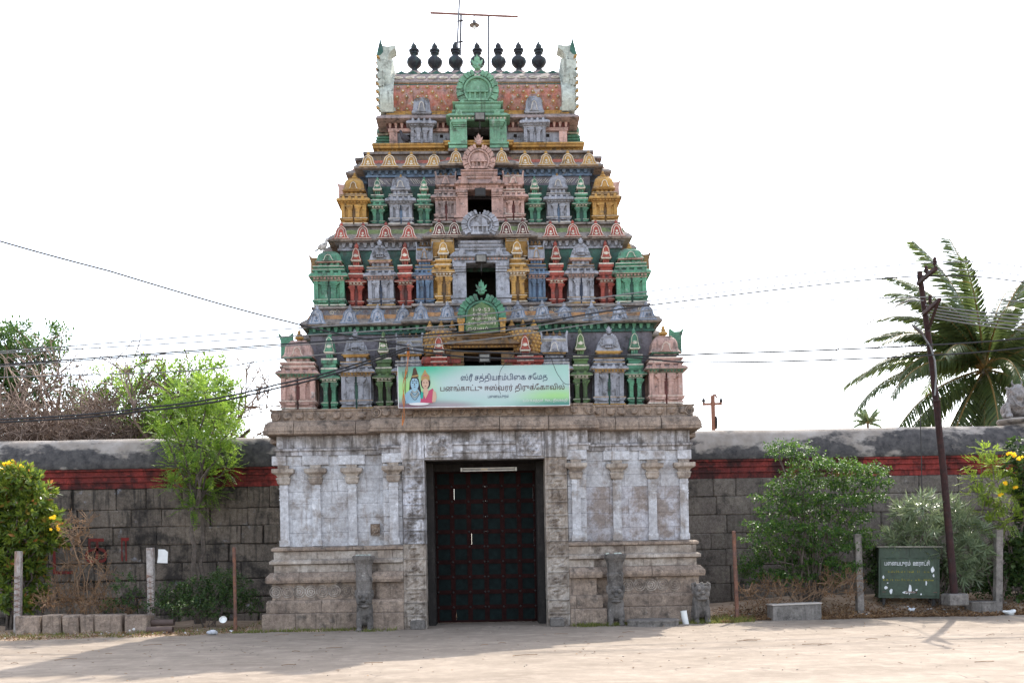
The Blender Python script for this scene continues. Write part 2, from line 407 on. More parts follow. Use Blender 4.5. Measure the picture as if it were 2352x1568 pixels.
r5 = ramp(n, .5, .62); l.new(tn(.6, g.outputs['Position'], 3), r5.inputs[0])
mm = n.new('ShaderNodeMath'); mm.operation = 'MULTIPLY'; l.new(r4.outputs[0], mm.inputs[0]); l.new(r5.outputs[0], mm.inputs[1])
c = mx(mm.outputs[0], c, (.12,.1,.085))
mp2 = n.new('ShaderNodeMapping'); mp2.inputs['Scale'].default_value = (.45, .8, 1); l.new(g.outputs['Position'], mp2.inputs['Vector'])
r7 = ramp(n, .35, .65, (.86,.85,.84,1), (1.08,1.08,1.08,1)); l.new(tn(1.0, mp2.outputs[0], 6, .6), r7.inputs[0]); c = mx(1.0, c, r7.outputs[0], 'MULTIPLY')
r8 = ramp(n, .3, .7, (.9,.9,.9,1), (1.06,1.06,1.06,1)); l.new(tn(5.0, g.outputs['Position'], 8, .7), r8.inputs[0]); c = mx(1.0, c, r8.outputs[0], 'MULTIPLY')
l.new(c, b.inputs['Base Color'])
bp = n.new('ShaderNodeBump'); bp.inputs['Strength'].default_value = .35; bp.inputs['Distance'].default_value = .012; l.new(tn(30, g.outputs['Position'], 8, .7), bp.inputs['Height']); l.new(bp.outputs[0], b.inputs['Normal'])
K['road'] = m
mb = MB()
rx = [-400,-100,-40,-20]+frange(-16, 16, .1)+[20,40,100,400]
for x in rx:
    e = road_edge(x) if abs(x) < 17 else -.6
    if abs(x) < 1.75: e = 1.2
    mb.v.append((x, e-.03, .004)); mb.v.append((x, -60, .004))
for i in range(len(rx)-1): mb.face(i*2+1, i*2+3, i*2+2, i*2)
tag(mb.build('road', K['road']), kind='structure')

# ------------------------------------------------------------------ the gateway tower: base
YC = 3.2
gate = thing('temple_gateway', 'tall painted stepped temple gateway tower on a whitewashed stone base with a dark door', 'temple tower')
def fpath(hw, yf, cw=0, cp=0, sw=0, sp=0):
    yb = 2*YC-yf
    p = [(-hw, yb)]
    if sp: p += [(-hw, YC+sw), (-hw-sp, YC+sw), (-hw-sp, YC-sw), (-hw, YC-sw)]
    p.append((-hw, yf))
    if cp: p += [(-cw, yf), (-cw, yf-cp), (cw, yf-cp), (cw, yf)]
    p.append((hw, yf))
    if sp: p += [(hw, YC-sw), (hw+sp, YC-sw), (hw+sp, YC+sw), (hw, YC+sw)]
    p.append((hw, yb))
    return p
JX = 1.4
CP = .32
def base_open(jx):
    p = fpath(4.69, 0, 2.3, CP, 1.5, .22)
    i = p.index((-2.3, -CP)); q = p[i+1:]+p[:i+1]
    return [(jx, -CP)]+q+[(-jx, -CP)]
def cut_path(path, cuts, gap=.008):
    """cut the front runs (going +x) of an open path at the x positions given"""
    out = []; cur = [path[0]]
    for a, b in zip(path, path[1:]):
        if b[0] > a[0] and abs(a[1]-b[1]) < 1e-6 and a[1] < 2:
            for x in sorted(c for c in cuts if a[0]+.1 < c < b[0]-.1):
                cur.append((x-gap/2, a[1])); out.append(cur); cur = [(x+gap/2, a[1])]
        cur.append(b)
    out.append(cur)
    return out
rnd = random.Random(4)
base = MB()
base.box(-4.64, -JX, .1, 6.3, 0, 4.95); base.box(JX, 4.64, .1, 6.3, 0, 4.95); base.box(-JX-.01, JX+.01, .1, 6.3, 4.3, 4.95)
base = base.build('gate_base', K['joint'], gate)
def course(name, prof, mat, jx=1.86, cuts=(), jitter=.006):
    for sub in cut_path(base_open(jx), cuts):
        o = MB().sweep(sub, [(-.06, prof[0][1])]+prof+[(-.06, prof[-1][1])], False).build(name, mat, base)
        o.location = (0, rnd.uniform(-jitter, jitter), 0)
def cuts(seed, a=-4.9, b=4.9, w=(1.0, 1.9)):
    r = random.Random(seed); x = a+r.uniform(.5, 1.2); o = []
    while x < b-.4: o.append(x); x += r.uniform(*w)
    return o
course('plinth_slab', [(.37,.0),(.37,.36),(.35,.385)], K['stone'], cuts=cuts(1))
course('plinth_slab', [(.28,.388),(.29,.41),(.29,.62),(.26,.68)], K['stone'], cuts=cuts(2))
course('carved_frieze', [(.17,.683),(.17,1.055)], K['stone'], cuts=[-4.35, -2.9, 3.1])
course('plinth_moulding', [(.19,1.058),(.28,1.07),(.3,1.13),(.29,1.2),(.2,1.305)], K['stone'], cuts=cuts(3))
course('plinth_band', [(.13,1.31),(.13,1.475)], K['halfwash'], cuts=cuts(4))
course('plinth_ledge', [(.16,1.478),(.22,1.5),(.22,1.56),(.16,1.6)], K['halfwash'], cuts=cuts(5))
course('plinth_band', [(.13,1.603),(.13,1.775)], K['halfwash'], cuts=cuts(6))
course('plinth_ledge', [(.13,1.778),(.18,1.8),(.18,1.85),(.11,1.885)], K['stone'], cuts=cuts(7))
# medallions carved on the frieze
def ring(mb, cx, cz, r, t, y, n=14, rt=5):
    mb.tube([(cx+r*math.cos(2*math.pi*i/n), y, cz+r*math.sin(2*math.pi*i/n)) for i in range(n+1)], t, rt)
med = MB()
for k in (.13, .085, .03): ring(med, 0, 0, k, .016, 0)
for i in range(8):
    a = i*math.pi/4; med.tube([(.04*math.cos(a), 0, .04*math.sin(a)), (.08*math.cos(a), 0, .08*math.sin(a))], .009, 4)
med = med.mesh('medallion', K['halfwash'], 1)
for sgn, x0, n_ in ((-1, 4.78, 8), (1, 2.95, 6)):
    for i in range(n_):
        x = sgn*(x0-i*.265) if sgn < 0 else x0+i*.27
        obj('medallion', med, base, (x, -.172, .87))
# wall stones of the two panels and the side walls
rows = [1.888, 2.2, 2.53, 2.86, 3.14, 3.42, 3.73, 3.96]
for sgn in (-1, 1):
    for z0, z1 in zip(rows, rows[1:]):
        x = 2.31 + (0 if rnd.random() < .5 else .3)*0
        while x < 4.68:
            w = min(rnd.uniform(.42, .95), 4.69-x)
            if 4.69-x-w < .25: w = 4.69-x
            pr = rnd.uniform(0, .008)
            a, b_ = (x+.0015, x+w-.0015)
            if sgn < 0: a, b_ = -b_, -a
            MB().box(a, b_, -pr, .16, z0+.0015, z1-.0015, .004).build('wall_stone', K['wash'] if sgn < 0 or z0 > 3.1 else K['washworn'], base)
            x += w
        MB().box(min(sgn*1.87, sgn*2.297), max(sgn*1.87, sgn*2.297), -CP-rnd.uniform(0, .01), .16, z0+.003, z1-.003, .007).build('wall_stone', K['wash'], base)
        MB().box(min(sgn*4.65, sgn*4.7), max(sgn*4.65, sgn*4.7), .162, 1.69, z0+.003, z1-.003, .006).build('wall_stone', K['wash'], base)
        MB().box(min(sgn*4.65, sgn*4.91), max(sgn*4.65, sgn*4.91), 1.7, 4.7, z0+.003, z1-.003, .006).build('wall_stone', K['halfwash'], base)
# pilasters
def pilaster(x, y, wid=.19, m='wash'):
    p = MB()
    p.box(x-wid/2, x+wid/2, y-.055, y+.02, 1.9, 3.3)
    for z, dz, ex in ((1.9,.14,.02),(2.95,.03,.012),(3.02,.02,.012),(3.2,.035,.014)): p.box(x-wid/2-ex, x+wid/2+ex, y-.055-ex, y+.02, z, z+dz)
    o = p.build('pilaster', K[m], base)
    c_ = MB()
    prof = [(.10,3.303),(.13,3.33),(.14,3.40),(.155,3.43),(.15,3.455),(.12,3.47),(.15,3.52),(.215,3.555),(.235,3.575),(.235,3.655),(.22,3.66)]
    c_.rings([[(x-h*1.05,y-.0-h*.75,z),(x+h*1.05,y-h*.75,z),(x+h*1.05,y+.03,z),(x-h*1.05,y+.03,z)] for h, z in prof])
    c_.box(x-.12, x+.12, y-.1, y+.03, 3.662, 3.74)
    c_.build('pilaster_capital', K['halfwash'], o)
for sx in (-1, 1):
    for x in (3.03, 3.85, 4.58): pilaster(sx*x, -.012)
    pilaster(sx*2.06, -CP-.012, .2)
# entablature
for sx in (-1, 1):
    for x in (3.03, 3.85):
        MB().box(sx*x-.3, sx*x+.3, -.075, .1, 3.745, 3.955, .006).build('bracket_block', K['wash'], base)
    MB().box(sx*4.64-.2, sx*4.64+.12, -.075, .1, 3.745, 3.955, .006).build('bracket_block', K['wash'], base)
    MB().box(sx*2.07-.24, sx*2.07+.24, -CP-.07, .1, 3.745, 3.955, .006).build('bracket_block', K['wash'], base)
course('entablature_beam', [(.06,3.962),(.06,4.05),(.1,4.07),(.1,4.11),(.05,4.13)], K['washdirty'], cuts=cuts(8, w=(.9,1.6)))
course('entablature_wall', [(.04,4.133),(.04,4.41)], K['washdirty'], cuts=cuts(9, w=(.8,1.5)))
for sub in cut_path([(0, -CP)]+base_open(1)[1:-1]+[(-.001, -CP)], [-4.3,-2.9,-1.2,.35,1.45,3.0,4.05], .014):
    o = MB().sweep(sub, [(-.1,4.413),(.26,4.413),(.29,4.43),(.29,4.47),(.28,4.475),(.28,4.49),(.29,4.495),(.265,4.6),(.21,4.7),(.16,4.735),(-.1,4.735)], False).build('cornice_stone', K['stone'], base)
    o.location = (0, rnd.uniform(-.012, .012), rnd.uniform(-.006, .006))
for sub in cut_path([(0, -CP)]+base_open(1)[1:-1]+[(-.001, -CP)], [-4.1,-2.75,-1.6,-.3,.9,2.0,3.2,4.2], .012):
    MB().sweep(sub, [(-.3,4.74),(.12,4.74),(.13,4.96),(.16,4.965),(.16,5.0),(-.4,5.0)], False).build('frieze_stone', K['stone'], base)
base_top = MB().box(-4.6, 4.6, .2, 6.2, 4.9, 4.998).build('roof_slab', K['stone'], base)
lump = MB()
lump.ell((0,0,0), (.095,.05,.085), 10, 6); lump.ell((.06,-.02,.03), (.035,.035,.04), 6, 4); lump.ell((-.06,-.02,.035), (.03,.03,.035), 6, 4); lump.ell((0,-.03,-.05), (.06,.035,.03), 6, 4)
lump = lump.mesh('carved_beast', K['stone'], 1)
x = -4.72
while x < 4.75:
    y = -.12 if abs(x) > 2.4 else -CP-.12
    obj('carved_beast', lump, base, (x, y-.015, 4.855), (rnd.uniform(-.2,.2), 0, rnd.uniform(-.3,.3)), (rnd.uniform(.85,1.15), .8, rnd.uniform(.85,1.1)))
    x += rnd.uniform(.25, .31)
cud = MB(); ring(cud, 0, 0, .1, .02, 0); ring(cud, 0, 0, .055, .014, 0); cud.lathe(0, 0, [(.001,-.02),(.001,.02)], 4); cud = cud.mesh('corner_rosette', K['stone'], 1)
for x, y in ((-4.72,-.15),(4.72,-.15),(2.4,-CP-.15),(-2.4,-CP-.15)): obj('corner_rosette', cud, base, (x, y, 4.86))
# door jambs of carved blocks, lintel
def carved(x0, x1, z0, z1, y, depth, seed, nx=12, nz=8, back=.2):
    mb = MB(); r = random.Random(seed); off = Vector((r.uniform(0,50), r.uniform(0,50), r.uniform(0,50)))
    for j in range(nz+1):
        for i in range(nx+1):
            u = i/nx; v = j/nz; x = x0+(x1-x0)*u; z = z0+(z1-z0)*v
            e = min(u, 1-u, v*1.2, (1-v)*1.2)*6
            f = abs(mnoise.noise(off+Vector((x*9, 0, z*9))))*1.6+.5*abs(mnoise.noise(off+Vector((x*21, 4, z*21))))
            yy = y-depth*min(1, f)*min(1, max(0, e-.45)) if e > .45 else y-depth*.45
            mb.v.append((x, yy, z))
    for j in range(nz):
        for i in range(nx):
            a = j*(nx+1)+i; mb.face(a, a+1, a+nx+2, a+nx+1)
    n0 = mb.pts([(x0,y-depth*.45,z0),(x1,y-depth*.45,z0),(x1,y-depth*.45,z1),(x0,y-depth*.45,z1),(x0,y+back,z0),(x1,y+back,z0),(x1,y+back,z1),(x0,y+back,z1)])
    for q in ((0,1,5,4),(1,2,6,5),(2,3,7,6),(3,0,4,7)): mb.face(*[n0+i for i in q])
    return mb
for sx in (-1, 1):
    zz = [.0,.28,.58,.88,1.2,1.55,1.9,2.2,2.48,2.78,3.08,3.4,3.8]
    for i, (z0, z1) in enumerate(zip(zz, zz[1:])):
        x0, x1 = sorted((sx*1.36, sx*1.855))
        pr = .42 if z0 < 1.8 else .37
        carved(x0, x1, z0+.004, z1-.004, -pr-(.12 if z0 < .5 else 0), .085, i+20*(sx+2), 12, 8, .6).build('jamb_stone', K['halfwash'] if i < 6 else (K['halfwash'] if sx > 0 else K['washdirty']), base)
    MB().box(sx*1.62-.26, sx*1.62+.26, -.41, .1, 3.803, 4.41, .008).build('jamb_head', K['washdirty'], base)
    st = MB().box(sx*1.55-.16, sx*1.55+.16, -.78, -.56, 0, .2, .02); st.build('door_stop_stone', K['greystone'], base)
lin = MB(); lin.sweep([(-1.36,-.36),(1.36,-.36)], [(-.3,3.79),(0,3.79),(0,3.93),(.03,3.94),(.03,3.98),(0,3.99),(0,4.1),(.05,4.12),(.05,4.17),(.01,4.19),(.01,4.41),(-.3,4.41)], False)
lin = lin.build('lintel', K['washdirty'], base)
for sx in (-1, 1):
    x0, x1 = sorted((sx*.72, sx*1.34)); carved(x0, x1, 3.84, 4.38, -.37, .09, 90+sx, 16, 14, .02).build('lintel_carving', K['washdirty'], lin)
sculpt = carved(-2.63, -2.42, 2.12, 2.38, -.03, .09, 71, 10, 10, .02).build('relief_figure', K['stone'], base)
# passage inside and the door
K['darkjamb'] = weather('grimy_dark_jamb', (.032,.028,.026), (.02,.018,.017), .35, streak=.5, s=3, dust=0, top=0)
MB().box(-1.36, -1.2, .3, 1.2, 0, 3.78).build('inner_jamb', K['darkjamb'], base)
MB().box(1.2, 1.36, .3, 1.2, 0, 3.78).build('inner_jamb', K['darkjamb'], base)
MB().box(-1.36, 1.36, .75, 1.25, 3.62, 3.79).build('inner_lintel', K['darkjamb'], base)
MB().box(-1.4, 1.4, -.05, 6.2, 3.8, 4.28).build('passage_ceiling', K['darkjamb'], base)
K['doorred'] = plain('dark_red_door_paint', (.016,.004,.0035), .8, var=.35, spec=.12)
K['doorgreen'] = plain('dark_green_door_paint', (.004,.009,.009), .8, var=.4, spec=.15)
K['iron'] = plain('dark_iron', (.02,.018,.017), .6, var=.3)
dw, dh, z00 = 1.2, 3.6, .03
cw_, rh = 1.2/3, dh/10
slits = {(0,1):1,(1,0):0,(0,4):1,(2,5):0,(5,3):1,(5,5):1,(5,8):1,(5,0):1,(1,8):0,(4,2):0}
for lf in (0, 1):
    leaf = MB()
    x0 = -dw+lf*dw
    for i in range(4): leaf.box(max(x0+.002, x0+i*cw_-.055), min(x0+dw-.002, x0+i*cw_+.055), .93, .99, z00, z00+dh)
    d_ = leaf.build('door_leaf', K['doorred'], gate)
    for j in range(11):
        zc = z00+j*rh
        MB().box(x0+.05, x0+dw-.05, .925, .928, max(zc-.05, z00), min(zc+.05, z00+dh)).build('door_rail', K['doorred'], d_)
        for i in range(4):
            if 0 < j < 10:
                st_ = MB().lathe(0, 0, [(.028,0),(.02,.016),(.006,.024)], 8).build('door_stud', K['iron'], d_)
                st_.location = (min(max(x0+i*cw_, x0+.04), x0+dw-.04), .924, zc); st_.rotation_euler = (R(90),0,0)
    for i in range(3):
        for j in range(10):
            c_ = lf*3+i; g_ = slits.get((c_, j))
            a = x0+i*cw_; a0, a1 = a, a+cw_
            if g_ == 0: a0 += .059
            if g_ == 1: a1 -= .059
            MB().box(a0, a1, .95, .975, z00+j*rh+.002, z00+(j+1)*rh-.002).build('door_panel', K['doorgreen'], d_)
# ------------------------------------------------------------------ ornaments shared by the tiers
def bell(w, h, bot=0.0):
    rs = [(.5,0),(.44,.07),(.375,.19),(.325,.38),(.3,.56),(.27,.7),(.2,.83),(.1,.92)]
    return [(-x*w, bot+z*h) for x, z in rs][::1] + [(0, bot+.965*h)] + [(x*w, bot+z*h) for x, z in reversed(rs)]
onion = [(.001,0),(.3,.05),(.42,.25),(.5,.42),(.42,.62),(.2,.82),(.02,1)]
def finial_prof(h, r, z): return [(r*a, z+h*b) for a, b in ((.75,0),(.8,.06),(.5,.1),(.45,.16),(.9,.24),(1,.34),(.85,.46),(.42,.52),(.4,.56),(.62,.6),(.6,.65),(.3,.7),(.42,.8),(.25,.9),(.02,1))]
ante_cache = {}
def antefix(x, y, z, w, h, main, line, tilt=-.3, tip=True):
    key = (w, h, main, line, tip)
    if key not in ante_cache:
        a = MB(); a.prism(bell(w, h), -.045, .03)
        if tip: a.lathe(0, -.01, [(r_*.085, h*.92+q*.15) for r_, q in onion], 8)
        s_ = MB()
        for k in (.9, .55):
            o_ = bell(w*k, h*(.52+.42*k), h*.05); s_.tube([(p[0], -.05, p[1]) for p in o_[1:-1]], .0085, 4)
        s_.ell((0,-.05,h*.38), (.028,.02,.03), 8, 5)
        for a_ in (-.7, 0, .7): s_.ell((math.sin(a_)*w*.1, -.05, h*.12+math.cos(a_)*h*.1), (.012,.01,.035), 6, 4, Matrix.Rotation(a_, 3, 'Y'))
        s_.tube([(-w*.46,-.05,h*.03),(w*.46,-.05,h*.03)], .008, 4)
        ante_cache[key] = (a.mesh('antefix', K[main], .7), s_.mesh('scrollwork', K[line], .7))
    me, sc = ante_cache[key]
    o = obj('antefix', me, gate, (x, y, z), (tilt, 0, 0)); obj('scrollwork', sc, o)
    return o
def side_antefix(x, y, z, w, h, main, line, sgn):
    o = antefix(x, y, z, w, h, main, line); o.rotation_euler = (-.3, 0, sgn*R(90)); return o
def dentils(path_y, x0, x1, z0, z1, w, pitch, proj, mat, parent, name='dentil'):
    n_ = max(1, int((x1-x0)/pitch)); p_ = (x1-x0)/n_
    me = MB().rectloft(0, 0, [(w*.32,proj*.3,z0-z1),(w*.38,proj*.42,(z0-z1)*.55),(w*.5,proj*.5,(z0-z1)*.3),(w*.5,proj*.5,0)]).mesh(name, mat)
    for i in range(n_): obj(name, me, parent, (x0+(i+.5)*p_, path_y, z1))

def kirtimukha(mb, x, y, z, s):
    """plumed monster face above a gable"""
    for a, h in ((-.55,.8),(-.2,1.0),(.2,1.0),(.55,.8),(0,1.15)):
        pts = [(x+math.sin(a)*s*.2-.08*s, z+.35*s), (x+math.sin(a)*s*.5-.1*s, z+h*s*.75), (x+math.sin(a)*s*.75, z+h*s), (x+math.sin(a)*s*.5+.1*s, z+h*s*.75), (x+math.sin(a)*s*.2+.08*s, z+.35*s)]
        mb.prism(pts, y-.06*s-.01*abs(a), y+.08*s)
    mb.ell((x,y-.03*s,z+.28*s), (.26*s,.2*s,.26*s), 10, 7)
    for e in (-1, 1):
        mb.ell((x+e*.13*s,y-.2*s,z+.34*s), (.085*s,.07*s,.085*s), 8, 5); mb.ell((x+e*.3*s,y-.04*s,z+.34*s), (.1*s,.05*s,.06*s), 8, 5)
    mb.ell((x,y-.2*s,z+.12*s), (.19*s,.1*s,.08*s), 8, 5); mb.ell((x,y-.24*s,z+.22*s), (.06*s,.07*s,.06*s), 8, 5)
def horseshoe(mb, x, y, z, Rr, n=22, a0=-35, a1=215, petals=True, squash=1.0, gap=12):
    """ring of petals with a beaded inner arch; z is the centre height"""
    if petals:
        for i in range(n):
            t0 = a0+(a1-a0)*i/n; t1 = a0+(a1-a0)*(i+.86)/n; tm = (t0+t1)/2
            if abs(tm-90) < gap: continue
            q = []
            for r_, t in ((.70,t0),(.95,t0),(1.0,t0*.35+t1*.65),(.97,t1),(.70,t1)):
                q.append((x+Rr*r_*math.cos(R(t)), z+Rr*r_*squash*math.sin(R(t))))
            mb.prism(q, y-.05*Rr-.05*Rr*(i % 2), y+.16*Rr)
    ps = [(x+Rr*.62*math.cos(R(t)), y-.04*Rr, z+Rr*.62*squash*math.sin(R(t))) for t in frange(a0, a1, (a1-a0)/16)]
    mb.tube(ps, Rr*.06, 6)
    for i, t in enumerate(frange(a0, a1, (a1-a0)/20)):
        mb.ell((x+Rr*.73*math.cos(R(t)), y-.09*Rr, z+Rr*.73*squash*math.sin(R(t))), (.05*Rr,)*3, 6, 4)
    pl = [(x+Rr*.72*math.cos(R(t)), z+Rr*.72*squash*math.sin(R(t))) for t in frange(a0, a1, (a1-a0)/18)]
    mb.prism(pl, y+.02*Rr, y+.14*Rr)
def mini_front(mb, x, y, z, w, h):
    """little shrine relief inside a gable"""
    mb.prism([(x-w*.42, z+h*.5),(x-w*.36,z+h*.72),(x-w*.2,z+h*.92),(x,z+h),(x+w*.2,z+h*.92),(x+w*.36,z+h*.72),(x+w*.42,z+h*.5)], y-.04, y+.03)
    mb.box(x-w*.5, x+w*.5, y-.05, y+.03, z+h*.42, z+h*.5)
    for i in range(4): mb.box(x-w*.42+i*w*.25, x-w*.42+i*w*.25+w*.09, y-.03, y+.03, z+h*.12, z+h*.42)
    mb.box(x-w*.5, x+w*.5, y-.045, y+.03, z, z+h*.12)

# ------------------------------------------------------------------ miniature shrines standing on the tiers
shrine_cache = {}
def shrine(x, y, z, kind, w, d, H, main, trim='cream', dark='inner_shade', roof=None, slot_shade=None, acc=None, face=None):
    """kind: dome / bell / gable / vault.  H = heights of base, body, eave, steps, neck, roof, finial"""
    roof = roof or main; slot_shade = slot_shade or dark; acc = acc or trim; face = face or main
    key = (kind, w, d, tuple(H), main, trim, dark, roof, slot_shade, acc, face)
    if key not in shrine_cache:
        parts = []
        hb, hbo, he, hs_, hn, hr, hf = H
        hw, hd = w/2, d/2; s = .022*w+.006 if kind != 'bell' else .03; yf = -hd
        z0 = 0; z1 = hb; z2 = z1+hbo; z3 = z2+he; z4 = z3+hs_; z5 = z4+hn; z6 = z5+hr
        core = MB(); core.box(-hw+.03, hw-.03, yf+.045, hd, 0, z2)
        parts.append(('miniature_shrine', core.mesh('miniature_shrine', K[main])))
        parts.append(('slot_shade', MB().box(-s-.012, s+.012, yf+.038, yf+.1, .0, z2).mesh('slot_shade', K[slot_shade])))  # raised strip, its darker colour stands for the shade in the groove
        b_ = MB()
        for sg in (-1, 1):
            def cb(x0, x1, o, a, c): b_.box(min(sg*x0, sg*(x1+o)), max(sg*x0, sg*(x1+o)), yf-o, hd+o*.3, a, c)
            ft = .24*hb
            for xx in (.12, .62): b_.box(min(sg*(s+hw*xx), sg*(s+hw*(xx+.24))), max(sg*(s+hw*xx), sg*(s+hw*(xx+.24))), yf+.01, yf+.15, 0, ft)
            cb(s, hw, .0, ft, .42*hb); cb(s, hw, -.018, .42*hb, .6*hb); cb(s, hw, .01, .6*hb, .72*hb); cb(s, hw, .028, .72*hb, .86*hb); cb(s, hw, -.01, .86*hb, hb)
            cb(s+.06*hw, hw*.55, .045, .5*hb, .66*hb)
        b_.cur = 1
        for sg in (-1, 1):
            xa, xb = sorted((sg*s, sg*(hw+.03))); b_.box(xa, xb, yf-.034, yf-.02, .83*hb, .87*hb); b_.box(xa, xb, yf-.006, yf+.005, ft-.01, ft+.015)
        parts.append(('shrine_base', b_.mesh('shrine_base', [K[main], K[trim]])))
        for sg in (-1, 1):
            p = MB()
            pw = .155*w if kind != 'bell' else .25*w
            if kind != 'bell':
                xx = sg*(hw-.07*w-.01); parts.append(('corner_post', MB().box(xx-.07*w, xx+.07*w, yf+.005, yf+.12, z1, z2).mesh('corner_post', K[face])))
                parts.append(('corner_post', MB().box(sg*hw-.05 if sg > 0 else -hw, hw if sg > 0 else -hw+.05, hd-.08, hd, z1, z2).mesh('corner_post', K[face])))
            xx = sg*(s+pw*.62+.012)
            p.box(xx-pw*.5, xx+pw*.5, yf+.0, yf+.12, z1, z1+hbo*.62)
            for a, c, e in ((.62,.67,.18),(.67,.72,.0),(.72,.78,.3),(.78,.83,.5),(.83,.93,.75),(.93,1.0,.3)):
                xa = xx-pw*.5-(pw*e if sg > 0 else pw*e*.9); xb = xx+pw*.5+pw*e
                if sg > 0: xa = max(xa, s)
                else: xb = min(xb, -s)
                p.box(xa, xb, yf-.03*e-.004, yf+.12, z1+hbo*a, z1+hbo*c)
            parts.append(('pilaster', p.mesh('pilaster', K[face])))
        e_ = MB()
        e_.sweep(rect(hw, hd), [(-.05,z2),(.0,z2),(.0,z2+.16*he),(.03,z2+.2*he),(.03,z2+.34*he),(.085,z2+.36*he),(.1,z2+.46*he),(.085,z2+.66*he),(.035,z2+.88*he),(-.05,z3)])
        e_.cur = 1
        n_ = max(4, int(w/.075))
        for i in range(n_):
            xx = -hw+(i+.5)*w/n_; e_.box(xx-w/n_*.32, xx+w/n_*.32, yf-.055, yf, z2+.17*he, z2+.33*he)
        e_.box(-hw-.004, hw+.004, yf-.006, yf, z2+.005, z2+.09*he)
        e_.box(-hw-.088, hw+.088, yf-.094, yf-.07, z2+.365*he, z2+.42*he)
        e_.cur = 0
        nn = 2 if kind == 'bell' else 4
        for i in range(nn):
            xx = -hw+(i+.5)*w/nn; e_.prism([(xx+px_, zz) for px_, zz in bell(w/nn*.72, he*.62, z2+.42*he)], yf-.1, yf-.02)
        parts.append(('eave', e_.mesh('eave', [K[main], K[acc]])))
        t_ = MB()
        k1 = .86; k2 = .78
        t_.sweep(rect(hw*.95, hd*.95), [(-.1,z3),(.0,z3),(.03,z3+.12*hs_),(.03,z3+.38*hs_),(-.01,z3+.45*hs_),(-.01,z3+.58*hs_),(.02,z3+.64*hs_),(.02,z3+.9*hs_),(-.1,z4)])
        if kind == 'bell':
            for zz in (z3+.15*hs_, z3+.65*hs_): t_.sweep(rect(hw*.8, hd*.8), [(-.1,zz),(.045,zz),(.045,zz+.2*hs_),(-.1,zz+.2*hs_)])
        t_.cur = 1
        t_.box(-hw*.95-.03, hw*.95+.03, yf*.95-.036, yf*.95, z3+.3*hs_, z3+.37*hs_)
        t_.box(-hw*.95-.02, hw*.95+.02, yf*.95-.026, yf*.95, z3+.82*hs_, z3+.9*hs_)
        parts.append(('stepped_slab', t_.mesh('stepped_slab', [K[main], K[trim]])))
        nk = MB(); kn = .72 if kind != 'bell' else .5
        nk.box(-hw*kn+.02, hw*kn-.02, yf*.8+.05, hd*.8-.02, z4-.01, z5)
        for i in range(4 if kind != 'bell' else 3):
            m_ = 4 if kind != 'bell' else 3
            xx = -hw*kn+(i+.5)*2*hw*kn/m_; nk.box(xx-.05*w, xx+.05*w, yf*.8+.02, yf*.8+.06, z4-.01, z5)
        nk.cur = 1
        nk.sweep(rect(hw*kn, hd*.8), [(-.04,z5-.3*hn),(.015,z5-.3*hn),(.035,z5-.15*hn),(.035,z5),(-.04,z5)])
        parts.append(('neck', nk.mesh('neck', [K[main], K[acc]])))
        r_ = MB(); rw = hw*(.9 if kind != 'bell' else .8); rd = hd*.9
        if kind == 'dome':
            pr = [(1.0,0),(1.02,.03),(.97,.07),(.88,.2),(.84,.33),(.83,.48),(.8,.62),(.73,.76),(.6,.88),(.5,.93),(.52,.95),(.5,.99),(.2,1.0)]
            r_.rings([[(rw*q*sx_, rd*q*sy_, z5+hr*h_) for sx_, sy_ in ((-1,-.8),(-.8,-1),(-.3,-1),(.3,-1),(.8,-1),(1,-.8),(1,.8),(.8,1),(-.8,1),(-1,.8))] for q, h_ in pr])
            r_.prism([(px_, zz) for px_, zz in bell(rw*.95, hr*.62, z5+hr*.02)], -rd*1.0-.03, -rd*.5)
        elif kind == 'bell':
            r_.prism([(px_, zz) for px_, zz in bell(rw*2.1, hr, z5)], -rd, rd)
            r_.prism([(px_, zz) for px_, zz in bell(rw*1.45, hr*.8, z5+hr*.03)], -rd-.022, -rd)
        elif kind == 'gable':
            pr = [(1.0,1,0),(1.04,1,.04),(.95,.96,.1),(.85,.9,.25),(.8,.85,.45),(.74,.75,.62),(.6,.55,.8),(.4,.3,.93),(.15,.1,1.0)]
            r_.rectloft(0, 0, [(rw*a, rd*c, z5+hr*h_*.94) for a, c, h_ in pr])
            horseshoe(r_, 0, -rd*1.0-.02, z5+hr*.52, min(rw*.86, hr*.52), 18, -30, 210, True, 1.0, 10)
            mini_front(r_, 0, -rd*1.0-.03, z5+hr*.22, rw*.62, hr*.42)
            kirtimukha(r_, 0, -rd*1.0, z5+hr*.98, hr*.42)
        else:
            pr = [(1.0,0),(1.03,.04),(.95,.1),(.9,.22),(.93,.42),(.9,.62),(.76,.82),(.5,.95),(.3,1.0)]
            r_.rectloft(0, 0, [(rw*(1.0 if h_ > .06 else 1.03), rd*q, z5+hr*h_) for q, h_ in pr])
            for sg in (-1, 1):
                r_.prism([(sg*rw*a, z5+hr*c) for a, c in ((.9,0),(1.08,0),(1.04,.5),(1.02,.9),(1.12,1.15),(.98,1.2),(.9,1.0))], -rd*.95, rd*.9)
            r_.prism([(px_, zz) for px_, zz in bell(rw*.9, hr*.72, z5+hr*.02)], -rd-.05, -rd*.6)
            r_.cur = 1
            for zz in (.64, .72): r_.box(-rw*.95, rw*.95, -rd*(1.0-.3*(zz-.55))-.006, -rd*.5, z5+hr*zz, z5+hr*(zz+.025))
            r_.cur = 0
        r_.cur = 1
        if kind in ('dome', 'vault'):
            o_ = bell(rw*.72, hr*.5, z5+hr*.04); r_.tube([(p_[0], -rd-.052, p_[1]) for p_ in o_], .009, 4)
